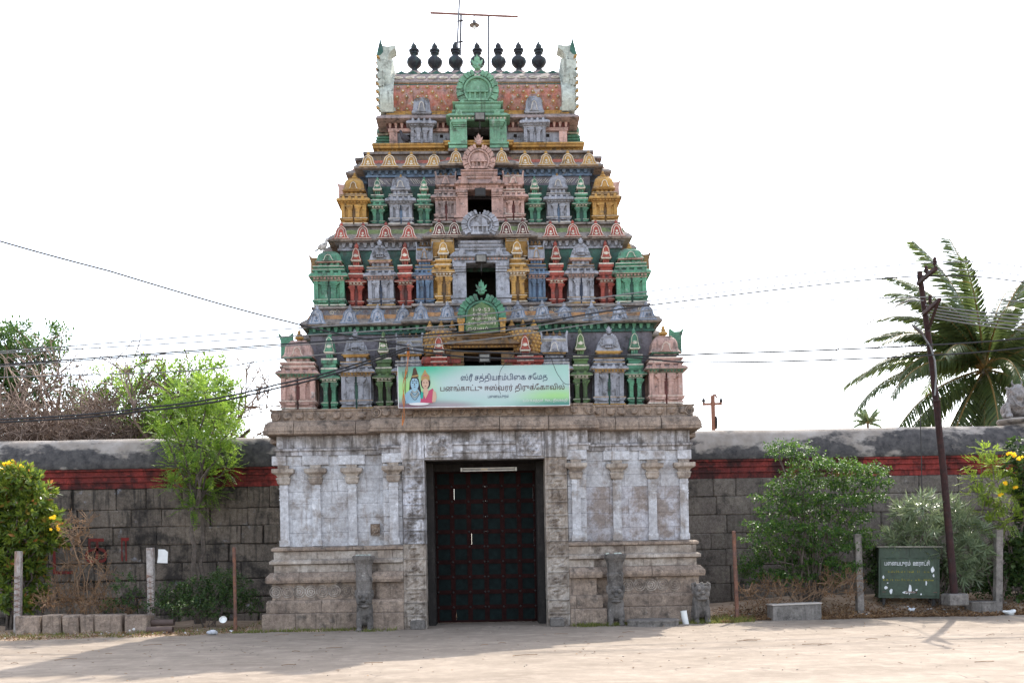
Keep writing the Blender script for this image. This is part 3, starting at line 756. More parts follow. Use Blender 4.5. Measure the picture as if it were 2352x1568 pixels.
        if kind == 'bell':
            o_ = bell(rw*1.75, hr*.88, z5+hr*.03); r_.tube([(p_[0], -rd-.006, p_[1]) for p_ in o_], .009, 4)
            for a_ in (-1.0, -.5, 0, .5, 1.0): r_.ell((math.sin(a_)*rw*.3, -rd-.024, z5+hr*.2+math.cos(a_)*hr*.14), (.014,.01,.042), 6, 4, Matrix.Rotation(a_, 3, 'Y'))
        if kind == 'gable': r_.box(-rw*1.02, rw*1.02, -rd*1.02-.01, -rd*.9, z5+.002, z5+.025)
        parts.append(('shrine_roof', r_.mesh('shrine_roof', [K[roof], K[trim]], .6)))
        if hf > 0:
            f_ = MB()
            if kind == 'bell': f_.lathe(0, 0, [(a*hf*.62, z6-.02+hf*q) for a, q in onion], 8)
            elif kind == 'vault':
                for i in range(3): f_.lathe((i-1)*rw*.5, 0, finial_prof(hf, .05, z6-.01), 8)
            else: f_.lathe(0, 0, finial_prof(hf, hf*.36, z6-.02), 10)
            parts.append(('finial', f_.mesh('finial', K['dkgold' if kind == 'vault' else ('gold' if kind == 'dome' else roof)], .7)))
        shrine_cache[key] = parts
    parts = shrine_cache[key]
    o = obj(parts[0][0], parts[0][1], gate, (x+rnd.uniform(-.012,.012), y+d/2, z), (rnd.uniform(-.012,.012), rnd.uniform(-.012,.012), rnd.uniform(-.02,.02)))
    for nm, me in parts[1:]: obj(nm, me, o)
    return o
def turned(o, ang):
    o.rotation_euler = (0, 0, ang); return o

# ------------------------------------------------------------------ tier shells: floor slab, dado, cornice, dentils, wall
def tier(z, hw, yf, wall_hw, wall_y, zt, door, wallmat, bandmat, beam, soffit, kap_hw, kap_y, kap, kaptop, dado, slab_hw, slab_y, cw, cp, lv, slab='ledge', wall2=None):
    """lv = z levels: beam bottom, dentil top/soffit, cornice bottom, cornice top, dado top, slab top"""
    dx, dz0, dz1 = door
    w_ = MB(); x0 = wall_hw; yb = 2*YC-wall_y
    w_.box(-x0, -dx, wall_y, yb, z-.02, lv[0]); w_.box(dx, x0, wall_y, yb, z-.02, lv[0]); w_.box(-dx, dx, wall_y, yb, dz1, lv[0]); w_.box(-dx, dx, wall_y+1.6, yb, z-.02, dz1)
    w = w_.build('tier_wall', K[wallmat], gate)
    MB().box(-dx+.004, dx-.004, wall_y+.5, wall_y+.54, z, dz1-.004).build('opening_shade', K['inner_shade'], w)  # dark panel added to paint the shade deep in the opening
    for sg in (-1, 1): MB().box(min(sg*dx, sg*(dx-.004)), max(sg*dx, sg*(dx-.004)), wall_y+.02, wall_y+.5, z, dz1).build('reveal_shade', K['inner_shade'], w)  # thin dark liners put the shade of the recess on its sides
    MB().box(-dx+.005, dx-.005, wall_y+.02, wall_y+.5, dz1-.005, dz1+.001).build('soffit_shade', K['inner_shade'], w)  # dark liner overhead, shade painted on the underside
    if wall2:
        zz0, zz1, mm_ = wall2
        for a, c_ in ((-x0-.012, -dx-.2), (dx+.2, x0+.012)): MB().box(a, c_, wall_y-.014, wall_y+.1, zz0, zz1).build('painted_wall_band', K[mm_], w)
    pt = fpath(wall_hw, wall_y, cw, cp*.6, 1.0, .2)
    MB().sweep(pt, [(-.1,lv[0]),(.05,lv[0]),(.05,lv[0]+.05),(.02,lv[0]+.055),(.02,lv[1]),(.1,lv[1]),(.13,lv[1]+.03),(.13,lv[2]+.08),(-.1,lv[2]+.08)]).build('beam', [K[beam]], w)
    dn = K[soffit]
    for a, c_ in ((-wall_hw+.02, -cw-.04), (cw+.04, wall_hw-.02)): dentils(wall_y-.06, a, c_, lv[0]+.06, lv[1]-.002, .085, .165, .09, dn, w)
    dentils(wall_y-cp*.6-.06, -cw+.02, cw-.02, lv[0]+.06, lv[1]-.002, .085, .165, .09, dn, w)
    pk = fpath(kap_hw-.25, kap_y+.25, cw, cp, 1.0, .25)
    zb, zt_ = lv[2], lv[3]; h = zt_-zb
    c_ = MB(); c_.sweep(pk, [(-.2,zb),(.25,zb),(.27,zb+.03),(.25,zb+.07),(.2,zb+.4*h),(.12,zb+.62*h)])
    cor = c_.build('cornice', K[kap], gate, .5)
    MB().sweep(pk, [(.122,zb+.60*h),(.085,zb+.8*h),(.06,zt_),(-.2,zt_)]).build('painted_cornice_band', K[kaptop], cor, .5)
    ps = fpath(slab_hw-.08, slab_y+.08, cw-.05, cp, 1.0, .25)
    MB().sweep(ps, [(-.2,lv[3]-.01),(.0,lv[3]-.01),(.0,lv[4]),(-.2,lv[4])]).build('dado', K[dado], cor)
    MB().sweep(ps, [(-.3,lv[4]),(.08,lv[4]),(.08,lv[5]),(-2.5,lv[5])]).build('floor_slab', K[slab], cor)
    return w, cor
LV1 = [6.87, 7.04, 7.05, 7.34, 7.5, 7.555]
LV2 = [9.03, 9.2, 9.21, 9.53, 9.63, 9.675]
LV3 = [11.0, 11.14, 11.15, 11.42, 11.575, 11.635]
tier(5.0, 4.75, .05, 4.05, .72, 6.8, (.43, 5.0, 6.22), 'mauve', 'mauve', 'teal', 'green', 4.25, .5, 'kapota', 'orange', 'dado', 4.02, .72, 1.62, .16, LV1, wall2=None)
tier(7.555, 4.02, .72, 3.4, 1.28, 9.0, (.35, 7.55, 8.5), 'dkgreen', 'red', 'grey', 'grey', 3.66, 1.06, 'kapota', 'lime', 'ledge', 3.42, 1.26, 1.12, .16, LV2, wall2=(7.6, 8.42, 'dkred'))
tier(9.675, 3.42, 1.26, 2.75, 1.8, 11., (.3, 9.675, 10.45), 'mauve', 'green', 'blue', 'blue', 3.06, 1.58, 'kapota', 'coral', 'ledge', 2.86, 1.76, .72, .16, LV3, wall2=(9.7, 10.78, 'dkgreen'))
# painted diagonal strokes on the top dado and the tier-three wall
for a, c_, z, h, y, mt, ty in ((-2.7,-.8,11.44,.11,1.76+.078-.003,'gold',0),(.8,2.7,11.44,.11,1.835,'gold',0),(-2.6,-.95,10.84,.13,1.797,'cream',0),(.95,2.6,10.84,.13,1.797,'cream',0)):
    s_ = MB(); x = a
    while x < c_:
        t = .012; hh = h*rnd.uniform(.6,1); d_ = -.09 if a < 0 else .09
        if a < 0: d_ = .09
        else: d_ = -.09
        if rnd.random() < .85: s_.prism([(x-d_/2,z+hh),(x-d_/2+t,z+hh),(x+d_/2+t,z),(x+d_/2,z)], y-.004, y+.01)
        x += .055
    s_.build('painted_strokes', K[mt], gate)
# painted scrolls on the blue dado
spi = MB(); spi.tube([(.075*(1-i/22)*math.cos(i*.55), 0, .055*(1-i/22)*math.sin(i*.55)) for i in range(20)], .009, 4); spi.tube([(.075,0,0),(.13,0,.03),(.17,0,-.03)], .009, 4); spi = spi.mesh('painted_scroll', K['cream'], 1)
spo = MB(); spo.tube([(.07*(1-i/22)*math.cos(i*.55), 0, .05*(1-i/22)*math.sin(i*.55)) for i in range(20)], .01, 4); spo = spo.mesh('painted_scroll', K['dusty'], 1)
for i in range(30):
    x = -3.8+i*.262
    if abs(x) > .62: obj('painted_scroll', spi if i % 2 else spo, gate, (x, (.795 if abs(x) > 1.57 else .635)-.004, 7.425+rnd.uniform(-.01,.01)), (0, rnd.uniform(-.4,.4), 0))
# dark panel standing in for the shade inside the top opening
MB().box(-.276, .276, 2.5, 2.54, 11.88, 12.33).build('opening_shade', K['inner_shade'], gate)
# antefixes on the three cornices
def ante_row(xs, y, z, w, h, main, line, tip=True):
    for x in xs: antefix(x, y, z, w, h, main, line, tip=tip)
ante_row([-3.87,-3.1,-2.45,-1.85,1.95,2.6,3.25,3.9], .52, 7.07, .5, .42, 'grey', 'blue')
ante_row([-1.42,-.8,.85,1.42], .36, 7.08, .48, .42, 'grey', 'blue')
ante_row([-3.34,-2.82,-2.27,-1.72,1.7,2.24,2.8,3.3], 1.07, 9.235, .43, .38, 'red', 'cream')
ante_row([-.98,-.62,.62,1.02], .92, 9.24, .4, .38, 'dkred', 'cream')
ante_row([-2.72,-2.2,-1.66,-1.1,1.14,1.66,2.2,2.72], 1.58, 11.165, .45, .36, 'gold', 'cream')
ante_row([-.56,.56], 1.44, 11.17, .42, .38, 'gold', 'cream')
for sgn in (-1, 1):
    for yy in (1.3, 2.2, 4.2, 5.1): side_antefix(sgn*4.2, yy, 7.08, .44, .37, 'grey', 'blue', sgn)
    for yy in (1.7, 4.7): side_antefix(sgn*3.6, yy, 9.24, .33, .34, 'red', 'cream', sgn)
    for yy in (2.2, 4.2): side_antefix(sgn*3.0, yy, 11.17, .37, .32, 'gold', 'cream', sgn)
# corner leaf ornaments on the cornices
for hw, y, z, mt in ((4.15,.6,7.28,'kapota'),(3.55,1.15,9.46,'lime'),(2.98,1.68,11.36,'coral'),(4.6,.3,6.6,'green')):
    pass
# tier one
T1 = [.27,.49,.2,.19,.1,.41,.3]
for sx in (-1, 1):
    shrine(sx*4.25, .1, 5.0, 'dome', .8, .62, T1, 'pink', 'cream', 'dkred', acc='green', slot_shade='dkred')
    tb = [.25,.44,.17,.42,.12,.38,.15]
    shrine(sx*3.56, .3, 5.0, 'bell', .34, .34, tb, 'green', 'cream')
    shrine(sx*2.29, .3, 5.0, 'bell', .34, .34, tb, 'olive', 'cream')
    shrine(sx*2.92, .16, 5.0, 'gable', .7, .5, [.27,.52,.19,.17,.13,.42,0], 'grey', 'gold', 'dkgreen', acc='gold')
    shrine(sx*1.66, .12, 5.0, 'vault', .66, .55, [.27,.52,.19,.17,.13,.42,.14], 'grey', 'cream', 'inner_shade', acc='gold')
    # red mini shrine before a scaled golden vault
    shrine(sx*.98, -.3, 5.3, 'bell', .34, .3, [.2,.3,.14,.2,.12,.34,.1], 'red', 'cream')
    v = MB(); pr = [(.9,0),(1.0,.05),(.92,.12),(1.0,.3),(1.04,.5),(1.0,.68),(.88,.84),(.66,.95),(.4,1.0)]
    v.lathe(0, 0, [(q, .62*h_) for q, h_ in pr], 24, .42, .36)
    vo_ = v.build('golden_vault', K['dkgold'], gate, .6, (sx*.95, .3, 6.22))
    sc_ = MB()
    for j in range(6):
        for i in range(11):
            hh = .11+j*.082; q = [.95,1.0,1.03,1.02,.97,.86][j]; a_ = R(186+(i+.5*(j % 2))*16.5)
            sc_.ell((.42*q*math.cos(a_), .36*q*math.sin(a_), hh), (.042,.03,.042), 6, 4)
    sc_.build('scale_ornament', K['gold'], vo_, 1)
    rd_ = MB(); rd_.sweep(rect(.42,.36), [(-.2,-.05),(.0,-.05),(.03,-.12),(.03,-.2),(-.02,-.22),(-.02,-.36),(.04,-.4),(.1,-.5),(.1,-.54),(-.2,-.54)])
    rd_.build('vault_plinth', K['red'], vo_)
    rg = MB(); rg.box(-.36, .36, -.12, .12, .6, .66)
    for i in range(9): rg.ell((-.34+i*.085, -.12, .63), (.035,.03,.035), 6, 4)
    rg.build('vault_ridge', K['ledge'], vo_)
    for i in range(3):
        MB().lathe(-.26+i*.26, 0, finial_prof(.22, .075, .65), 10).build('finial', K['gold'], vo_, .7)
# tier two
for sx in (-1, 1):
    shrine(sx*3.6, .8, 7.555, 'dome', .74, .58, [.21,.41,.22,.16,.1,.27,.2 if sx > 0 else .0], 'green', 'cream', 'dkgreen', acc='pink')
    tb = [.2,.36,.15,.36,.1,.32,.17]
    shrine(sx*3.0, .98, 7.555, 'bell', .33, .3, tb, 'red', 'cream', 'dkred')
    shrine(sx*1.8, .98, 7.555, 'bell', .33, .3, tb, 'red', 'cream', 'dkred')
    shrine(sx*2.4, .84, 7.555, 'gable', .62, .46, [.21,.43,.2,.14,.12,.36,0], 'grey', 'gold', 'dkblue', acc='pink')
    shrine(sx*1.33, .86, 7.555, 'vault', .42, .5, [.21,.43,.2,.17,.12,.36,.14], 'blue', 'gold', 'dkblue', roof='grey', acc='pink')
    shrine(sx*.87, .68, 7.555, 'bell', .38, .3, [.23,.43,.2,.24,.12,.28,.1], 'gold', 'cream', 'dkgold')
    shrine(sx*.9, .95, 7.7, 'vault', .6, .42, [.2,.4,.2,.2,.08,.56,.1], 'gold', 'cream', 'dkgold')
# tier three
for sx in (-1, 1):
    shrine(sx*3.07, 1.34, 9.675, 'dome', .62, .5, [.2,.3,.19,.07,.11,.33,.2], 'gold', 'cream', 'dkgold', acc='gold')
    tb = [.17,.28,.13,.24,.12,.24,.12]
    shrine(sx*2.5, 1.5, 9.675, 'bell', .29, .27, tb, 'green', 'cream', 'dkgreen')
    shrine(sx*1.36, 1.5, 9.675, 'bell', .29, .27, tb, 'green', 'cream', 'dkgreen')
    o = shrine(sx*1.93, 1.38, 9.675, 'dome', .56, .42, [.2,.3,.19,.08,.14,.32,.12], 'grey', 'cream', 'blue', acc='grey')
    shrine(sx*.83, 1.28, 9.72, 'vault', .54, .45, [.2,.3,.17,.12,.12,.28,.1], 'pink' if sx > 0 else 'dusty', 'cream' if sx > 0 else 'pink', 'dkred', acc='pink')
# side faces carry the same kind of shrines (seen edge-on)
for sx in (-1, 1):
    rt = sx*R(90)
    for yy, kd, ck in ((1.15,'bell','green'),(1.75,'gable','grey'),(2.45,'bell','olive'),(3.2,'vault','gold'),(3.95,'bell','olive'),(4.65,'gable','grey'),(5.6,'dome','pink')):
        o = shrine(0, 0, 5.0, kd, .34 if kd == 'bell' else .66, .4, [.27,.49,.19,.2,.12,.4,.2], ck, 'cream', acc='gold'); o.location = (sx*4.35, yy, 5.0); o.rotation_euler = (0,0,rt)
    for yy, kd, ck in ((1.7,'bell','red'),(2.4,'vault','gold'),(3.2,'vault','gold'),(4.0,'vault','gold'),(4.8,'bell','red')):
        o = shrine(0, 0, 7.555, kd, .33 if kd == 'bell' else .6, .4, [.21,.41,.2,.17,.1,.32,.18], ck, 'cream', acc='gold'); o.location = (sx*3.72, yy, 7.555); o.rotation_euler = (0,0,rt)
    for yy, kd, ck in ((2.2,'bell','pink'),(3.2,'vault','pink'),(4.2,'bell','pink')):
        o = shrine(0, 0, 9.675, kd, .3 if kd == 'bell' else .7, .4, [.2,.3,.19,.1,.12,.3,.15], ck, 'cream', acc='pink'); o.location = (sx*3.15, yy, 9.675); o.rotation_euler = (0,0,rt)
    for yy in (2.75, 3.65):
        o = shrine(0, 0, 11.88, 'bell', .4, .3, [.15,.25,.15,.15,.1,.2,.1], 'green', 'cream'); o.location = (sx*2.45, yy, 11.66); o.rotation_euler = (0,0,rt)
    # horned leaf finials standing at the tier corners
    for px_, yy, z, s_, mt in ((4.62,.75,6.66,.34,'green'),(4.0,1.35,8.72,.3,'dkgold'),(3.4,1.95,10.75,.26,'pink')):
        MB().prism([(sx*(px_-.5*s_), z-.9*s_),(sx*(px_+.42*s_), z-.9*s_),(sx*(px_+.4*s_), z+.2*s_),(sx*(px_+.62*s_), z+.95*s_),(sx*(px_+.3*s_), z+.62*s_),(sx*(px_-.1*s_), z+.6*s_),(sx*(px_-.42*s_), z+.85*s_)], yy, yy+.12).build('horn_ornament', K[mt], gate)

# ------------------------------------------------------------------ central portals with gables
def portal(y, z, dx, dz1, pw, main, eave_z, eave_h, eave_w, trim, slabs, gab_z, gab_r, gmat, kir, inner=True, sq=1.0, door_top=None):
    """two pilasters, lintel, eave, stepped slabs and a horseshoe gable above a dark doorway"""
    body = obj('portal', MB().box(-dx-pw, dx+pw, y-.02, y+.35, dz1, eave_z).mesh('portal', K[main]), gate)
    for sg in (-1, 1):
        p = MB()
        def bx(a, c_, o, za, zb_): p.box(min(sg*a, sg*c_), max(sg*a, sg*c_), y-o, y+.3, za, zb_)
        hgt = dz1-z
        bx(dx, dx+pw, .0, z, dz1); bx(dx-.0, dx+pw+.03, .03, z, z+.1*hgt); bx(dx, dx+pw+.05, .05, z+.13*hgt, z+.2*hgt); bx(dx, dx+pw*.62, .03, z+.2*hgt, z+.72*hgt)
        for k, (a, c_, e) in enumerate(((.72,.76,.02),(.78,.83,.04),(.84,.9,.06),(.9,1.0,.085))): bx(dx, dx+pw*.7+e, .02+e, z+a*hgt, z+c_*hgt)
        p.build('portal_pilaster', K[main], body)
    p = MB(); p.sweep([(-eave_w*.86,y),(eave_w*.86,y)], [(-.3,dz1+.01),(.05,dz1+.01),(.05,dz1+.05),(.02,dz1+.06),(.02,eave_z-.06),(.06,eave_z-.05),(.06,eave_z),(-.3,eave_z)], False)
    p.build('portal_lintel', K[main], body)
    e_ = MB()
    e_.sweep([(-eave_w+.1,y+.4),(-eave_w+.1,y),(eave_w-.1,y),(eave_w-.1,y+.4)], [(-.2,eave_z),(.1,eave_z),(.13,eave_z+.02),(.11,eave_z+.3*eave_h),(.05,eave_z+.75*eave_h),(.0,eave_z+eave_h),(-.3,eave_z+eave_h)], False)
    for sg in (-.62, .62): e_.prism([(sg*eave_w+a, b_) for a, b_ in bell(.24, eave_h*1.15, eave_z+.02)], y-.13, y-.02)
    e_.cur = 1
    n_ = int(eave_w*2/.09)
    for i in range(n_):
        xx = -eave_w+.06+(i+.5)*(2*eave_w-.12)/n_; e_.ell((xx, y-.05, eave_z-.025), (.036,.03,.028), 6, 4)
    e_.build('portal_eave', [K[main], K[trim]], body, .6)
    zz = eave_z+eave_h
    for hw_, h_ in slabs:
        MB().sweep([(-hw_,y+.4),(-hw_,y+.02),(hw_,y+.02),(hw_,y+.4)], [(-.3,zz),(.0,zz),(.02,zz+.2*h_),(.045,zz+.55*h_),(.045,zz+.85*h_),(.01,zz+h_),(-.3,zz+h_)], False).build('portal_slab', K[main], body); zz += h_
    gb = MB(); horseshoe(gb, 0, y+.04, gab_z, gab_r, 24, -42, 222, True, sq)
    g_ = gb.build('gable', K[gmat], body, .6)
    if inner:
        mi = MB(); mini_front(mi, 0, y+.04, gab_z-gab_r*.5, gab_r*.95, gab_r*.95); mi.build('gable_relief', K[gmat], g_, .6)
    km = MB(); kirtimukha(km, 0, y+.03, gab_z+gab_r*.9*sq, kir); km.build('monster_face', K[gmat], g_, .6)
    return body
# tier one: gold with the green inscription plaque
b1 = portal(.0, 5.0, .43, 6.24, .3, 'dkgold', 6.42, .15, .83, 'gold', [(.68,.07),(.6,.07)], 7.1, .565, 'green', .32, inner=False, sq=.95)
pq = MB(); pq.prism([(-.37,6.715),(.37,6.715),(.37,6.97),(.27,7.05),(.25,7.28),(-.25,7.28),(-.27,7.05),(-.37,6.97)], -.075, .05)
pq.prism([(-.36,7.0),(.36,7.0),(.3,7.25),(.0,7.42),(-.3,7.25)], -.03, .05)
pq = pq.build('inscription_plaque', K['olive'], b1)
for x in (-.475, .475):
    MB().box(x-.06, x+.06, -.06, .1, 6.715, 6.95).box(x-.085, x+.085, -.08, .1, 6.95, 7.04).build('gable_post', K['gold'], b1)
for s_, x, z, w_, h_ in (('1-9-53', -.19, 7.19, .38, .075), ('0-T-\u0b95\u0bbf', -.2, 7.085, .33, .08), ('\u0b85\u0bb4\u0b95\u0bbe\u0ba8\u0ba8\u0bcd', -.25, 6.98, .57, .09), ('\u0ba4\u0bae\u0bc1\u0ba4\u0bb2\u0bbf\u0baf\u0bbe\u0bb0\u0bcd', -.33, 6.87, .66, .09), ('\u0ba4\u0bb0\u0bcd\u0bae\u0bae\u0bcd.', -.33, 6.755, .5, .085)):
    t_, _ = text_mb(s_, w_, h_, .012, .012); t_.build('raised_lettering', K['cream'], pq, loc=(x, -.076, z))
# tier two: grey; tier three: pink; top: green
b2 = portal(.62, 7.555, .35, 8.5, .32, 'grey', 8.62, .17, .7, 'pink', [(.56,.07),(.48,.09),(.44,.09)], 9.42, .45, 'grey', .0001, sq=.8)
b3 = portal(1.2, 9.675, .29, 10.44, .28, 'pink', 10.55, .16, .58, 'pink', [(.46,.07),(.4,.12),(.4,.05)], 11.18, .4, 'pink', .26)
b4 = portal(1.66, 11.66, .28, 12.33, .42, 'mint', 12.4, .13, .76, 'cream', [(.6,.08),(.52,.14),(.58,.06)], 13.1, .53, 'mint', .36)
# ------------------------------------------------------------------ top storey: gold ledge, neck, eave, barrel roof
yl = 1.86
for sub in (fpath(2.52, 1.98, .74, .14, .55, .2),):
    ld = MB().sweep(sub, [(-.6,11.65),(.03,11.65),(.03,11.71),(.0,11.715),(.0,11.76),(.1,11.78),(.1,11.83),(.13,11.84),(.13,11.88),(-1.2,11.88)]).build('gold_ledge', K['gold'], gate)
    bd_ = MB()
    for i in range(44):
        x = -2.5+i*5.0/43
        if abs(x) > .8: bd_.ell((x, 1.98-.02, 11.74), (.03,.025,.024), 6, 4)
    tag(bd_.build('beading', K['gold'], ld, 1), kind='stuff')
NZ0, NZ1 = 11.88, 12.46
nk = MB(); nk.box(-2.2, -.28, 2.12, 4.28, NZ0, NZ1); nk.box(.28, 2.2, 2.12, 4.28, NZ0, NZ1); nk.box(-.28, .28, 2.12, 4.28, 12.33, NZ1); nk.box(-.28, .28, 3.6, 4.28, NZ0, 12.33)
nk = nk.build('neck_wall', K['grey'], gate)
for sx in (-1, 1):
    MB().box(sx*2.13-.1, sx*2.13+.1, 2.05, 2.2, NZ0, 12.25).build('corner_post', K['pink'], nk)
    MB().box(min(sx*.75, sx*2.26), max(sx*.75, sx*2.26), 2.04, 2.2, 12.25, 12.33).build('pink_beam', K['pink'], nk)
    MB().box(min(sx*.75, sx*2.3), max(sx*.75, sx*2.3), 2.08, 2.2, 12.33, 12.47).build('dentil_back', K['dkred'], nk)
    a, c_ = sorted((sx*.8, sx*2.28)); dentils(2.06, a, c_, 12.34, 12.46, .07, .14, .1, K['pink'], nk)
    for x in (.93, 1.75): MB().box(sx*x-.04, sx*x+.04, 2.115, 2.13, 12.12, 12.2).build('vent_hole_shade', K['inner_shade'], nk)  # flat dark plates painted as the shade inside small vents
    shrine(sx*1.42, 1.86, 11.88, 'dome', .56, .4, [.0001,.38,.2,.07,.13,.46,.24], 'grey', 'cream', 'grey', acc='grey')
MB().sweep(fpath(2.3, 2.05), [(-.3,12.47),(.2,12.47),(.24,12.49),(.2,12.56),(.08,12.64),(-.3,12.64)]).build('roof_eave', K['dusty'], gate, .5)
MB().sweep(fpath(2.22, 2.05), [(-.3,12.64),(.06,12.64),(.07,12.68),(.04,12.70),(.06,12.74),(.0,12.76),(-.3,12.76)]).build('gold_band', K['gold'], gate)
def vault_prof():
    ps = [(2.07,12.76),(1.99,12.92),(1.97,13.08),(2.02,13.27),(2.12,13.44),(2.22,13.57),(2.4,13.76),(2.62,13.97),(2.85,14.13),(3.05,14.21),(3.2,14.23)]
    return ps+[(2*YC-y, z) for y, z in reversed(ps[:-1])]
VP = vault_prof()
def vault_piece(name, i0, i1, hw, mt, off=0.0, parent=None):
    mb = MB(); mb.rings([[(-hw, y-off*(1 if y < YC else -1), z+off*.3) for y, z in VP[i0:i1+1]], [(hw, y-off*(1 if y < YC else -1), z+off*.3) for y, z in VP[i0:i1+1]]], False)
    return mb.build(name, K[mt], parent or gate, .8)
vault = MB().rings([[(-2.1,y,z) for y, z in VP],[(2.1,y,z) for y, z in VP]]).build('barrel_vault', K['dusty'], gate, .8)
vault_piece('painted_vault_band', 0, 4, 2.1, 'maroonp', .012, vault)
def on_vault(i):
    k = int(i); f = i-k; a = VP[k]; c_ = VP[min(k+1, len(VP)-1)]; return a[0]+(c_[0]-a[0])*f, a[1]+(c_[1]-a[1])*f
for i, mt, r_ in ((4.1,'teal',.018),(4.6,'dkgold',.022),(5.0,'ledge',.02)):
    y, z = on_vault(i); MB().tube([(-2.1,y-.01,z),(2.1,y-.01,z)], r_, 6).build('vault_moulding', K[mt], vault, 1)
drop = MB(); ring(drop, 0, 0, .036, .011, 0, 10, 4); drop.cur = 1; drop.ell((0,-.01,0), (.02,.016,.02), 6, 4); drop.cur = 0
for k in range(4): drop.ell((0,0,.065+k*.026), (.007,.007,.009), 4, 3)
for a in (-.9,-.45,0,.45,.9): drop.ell((math.sin(a)*.085,0,-math.cos(a)*.085), (.011,.008,.014), 5, 3)
drop = drop.mesh('painted_flower', [K['gold'], K['cream']], 1)
for j, t in enumerate((.35, 1.15, 1.95, 2.75, 3.55)):
    y, z = on_vault(t)
    for i in range(17):
        x = -2.0+i*.25+(.125 if j % 2 else 0)
        if abs(x) < .62 or abs(x) > 2.05 or rnd.random() < .12: continue
        obj('painted_flower', drop, vault, (x+rnd.uniform(-.03,.03), y-.03, z+rnd.uniform(-.02,.02)), (.25-.2*j, 0, 0))
ov = MB(); ov.tube([(.1*math.cos(a), 0, .05*math.sin(a)) for a in [2*math.pi*i/16 for i in range(17)]], .019, 5); ov = ov.mesh('oval_moulding', K['cream'], 1)
for i in range(15):
    x = -2.0+i*.285
    if abs(x) > .5:
        y, z = on_vault(6.0); obj('oval_moulding', ov, vault, (x, y-.015, z+.01), (-.8, 0, 0))
fr = MB()
y, z = on_vault(7.3)
for i in range(14): fr.prism([(-2.1+i*.3, z),(-1.8+i*.3, z),(-1.95+i*.3, z+.08)], y, y+.03)
fr.box(-2.1, 2.1, y-.02, y+.2, z-.03, z)
fr.build('ridge_fringe', K['teal'], vault)
# horned gable ends with leaf edging
for sx in (-1, 1):
    end = [(y, z) for y, z in VP]
    sc = [(YC+(y-YC)*1.12, 12.7+(z-12.76)*1.02) for y, z in end]
    h_ = sc
    x0, x1 = sorted((sx*2.1, sx*2.42))
    e_ = MB(); e_.rings([[(x0,y,z) for y, z in h_],[(x1,y,z) for y, z in h_]])
    # flared horn seen from the front
    e_.prism([(sx*a, z) for a, z in ((2.06,14.0),(2.5,13.9),(2.54,14.3),(2.53,14.72),(2.47,14.9),(2.42,14.78),(2.3,14.76),(2.1,14.79),(2.09,14.72),(2.22,14.64),(2.3,14.5),(2.31,14.36),(2.26,14.22),(2.14,14.08))], 2.75, 3.15)
    e_.prism([(sx*a, z) for a, z in ((2.06,12.74),(2.44,12.68),(2.47,13.2),(2.49,13.6),(2.5,14.0),(2.1,14.05),(2.16,13.7),(2.14,13.4),(2.07,13.0))], 2.02, 2.75)
    ge = e_.build('gable_end', K['white'], gate, .5)
    lf = MB()
    for k in range(8):
        z = 12.75+k*.2; yy = 1.96+max(0, k-3)**2*.03
        lf.prism([(sx*2.34,z-.04),(sx*2.48,z+.0),(sx*2.53,z+.1),(sx*2.43,z+.13),(sx*2.36,z+.2),(sx*2.3,z+.1)], min(yy,2.3)-.05, min(yy,2.3)+.1)
    lf.build('leaf_edging', K['white'], ge)
    lt_ = MB()
    for k in range(8):
        z = 12.75+k*.2; lt_.prism([(sx*2.44,z+.0),(sx*2.53,z+.03),(sx*2.54,z+.09),(sx*2.46,z+.05)], 1.9+.06*max(0,k-3), 1.98+.06*max(0,k-3))
    tag(lt_.build('leaf_tips', K['gold'], ge), kind='stuff')
    MB().prism([(sx*2.4,14.2),(sx*2.56,14.25),(sx*2.58,14.5),(sx*2.52,14.75),(sx*2.47,14.95),(sx*2.42,14.7),(sx*2.39,14.45)], 2.68, 2.9).build('gable_horn_tip', K['teal'], ge)
# seven copper pot finials
kal = MB(); zb = 14.15
kal.lathe(0, 0, [(.25,0),(.24,.05),(.17,.12),(.1,.16)], 16)
kmound = kal.mesh('finial_mound', K['dusty'], .8)
pot = MB()
pot.lathe(0, 0, [(.06,.15),(.085,.17),(.09,.2),(.06,.22),(.065,.25),(.075,.27),(.12,.31),(.16,.37),(.175,.43),(.165,.5),(.12,.56),(.075,.59),(.065,.61),(.07,.63),(.1,.66),(.09,.7),(.115,.72),(.12,.76),(.06,.78),(.05,.79),(.065,.82),(.07,.86),(.05,.91),(.02,.96),(.003,1.02)], 18)
pot = pot.mesh('pot_finial', K['copper'], .6)
for i, x in enumerate((-1.64,-1.1,-.55,.02,.57,1.1,1.63)):
    o = obj('pot_finial', pot, gate, (x, YC, zb+.0), (rnd.uniform(-.02,.02), rnd.uniform(-.02,.02), 0), (1.16,1.16,.98+rnd.uniform(-.01,.01))); obj('finial_mound', kmound, o)
# ------------------------------------------------------------------ compound walls
WY = 2.9
m, n, l = newmat('algae_stained_plaster'); b = n['Principled BSDF']; b.inputs['Roughness'].default_value = .9; b.inputs['Specular IOR Level'].default_value = .2
g = n.new('ShaderNodeNewGeometry'); pos = g.outputs['Position']
mp = n.new('ShaderNodeMapping'); mp.inputs['Scale'].default_value = (1, 1, 1.9); l.new(pos, mp.inputs['Vector'])
r1 = ramp(n, .4, .62); l.new(tn(2.2, pos), r1.inputs[0]); c = mx(r1.outputs[0], (.24,.21,.185), (.33,.3,.275))
sp = n.new('ShaderNodeSeparateXYZ'); l.new(pos, sp.inputs[0])
zr = n.new('ShaderNodeMapRange'); zr.inputs[1].default_value = 3.95; zr.inputs[2].default_value = 4.75; zr.inputs[3].default_value = .27; zr.inputs[4].default_value = -.15; l.new(sp.outputs['Z'], zr.inputs[0])
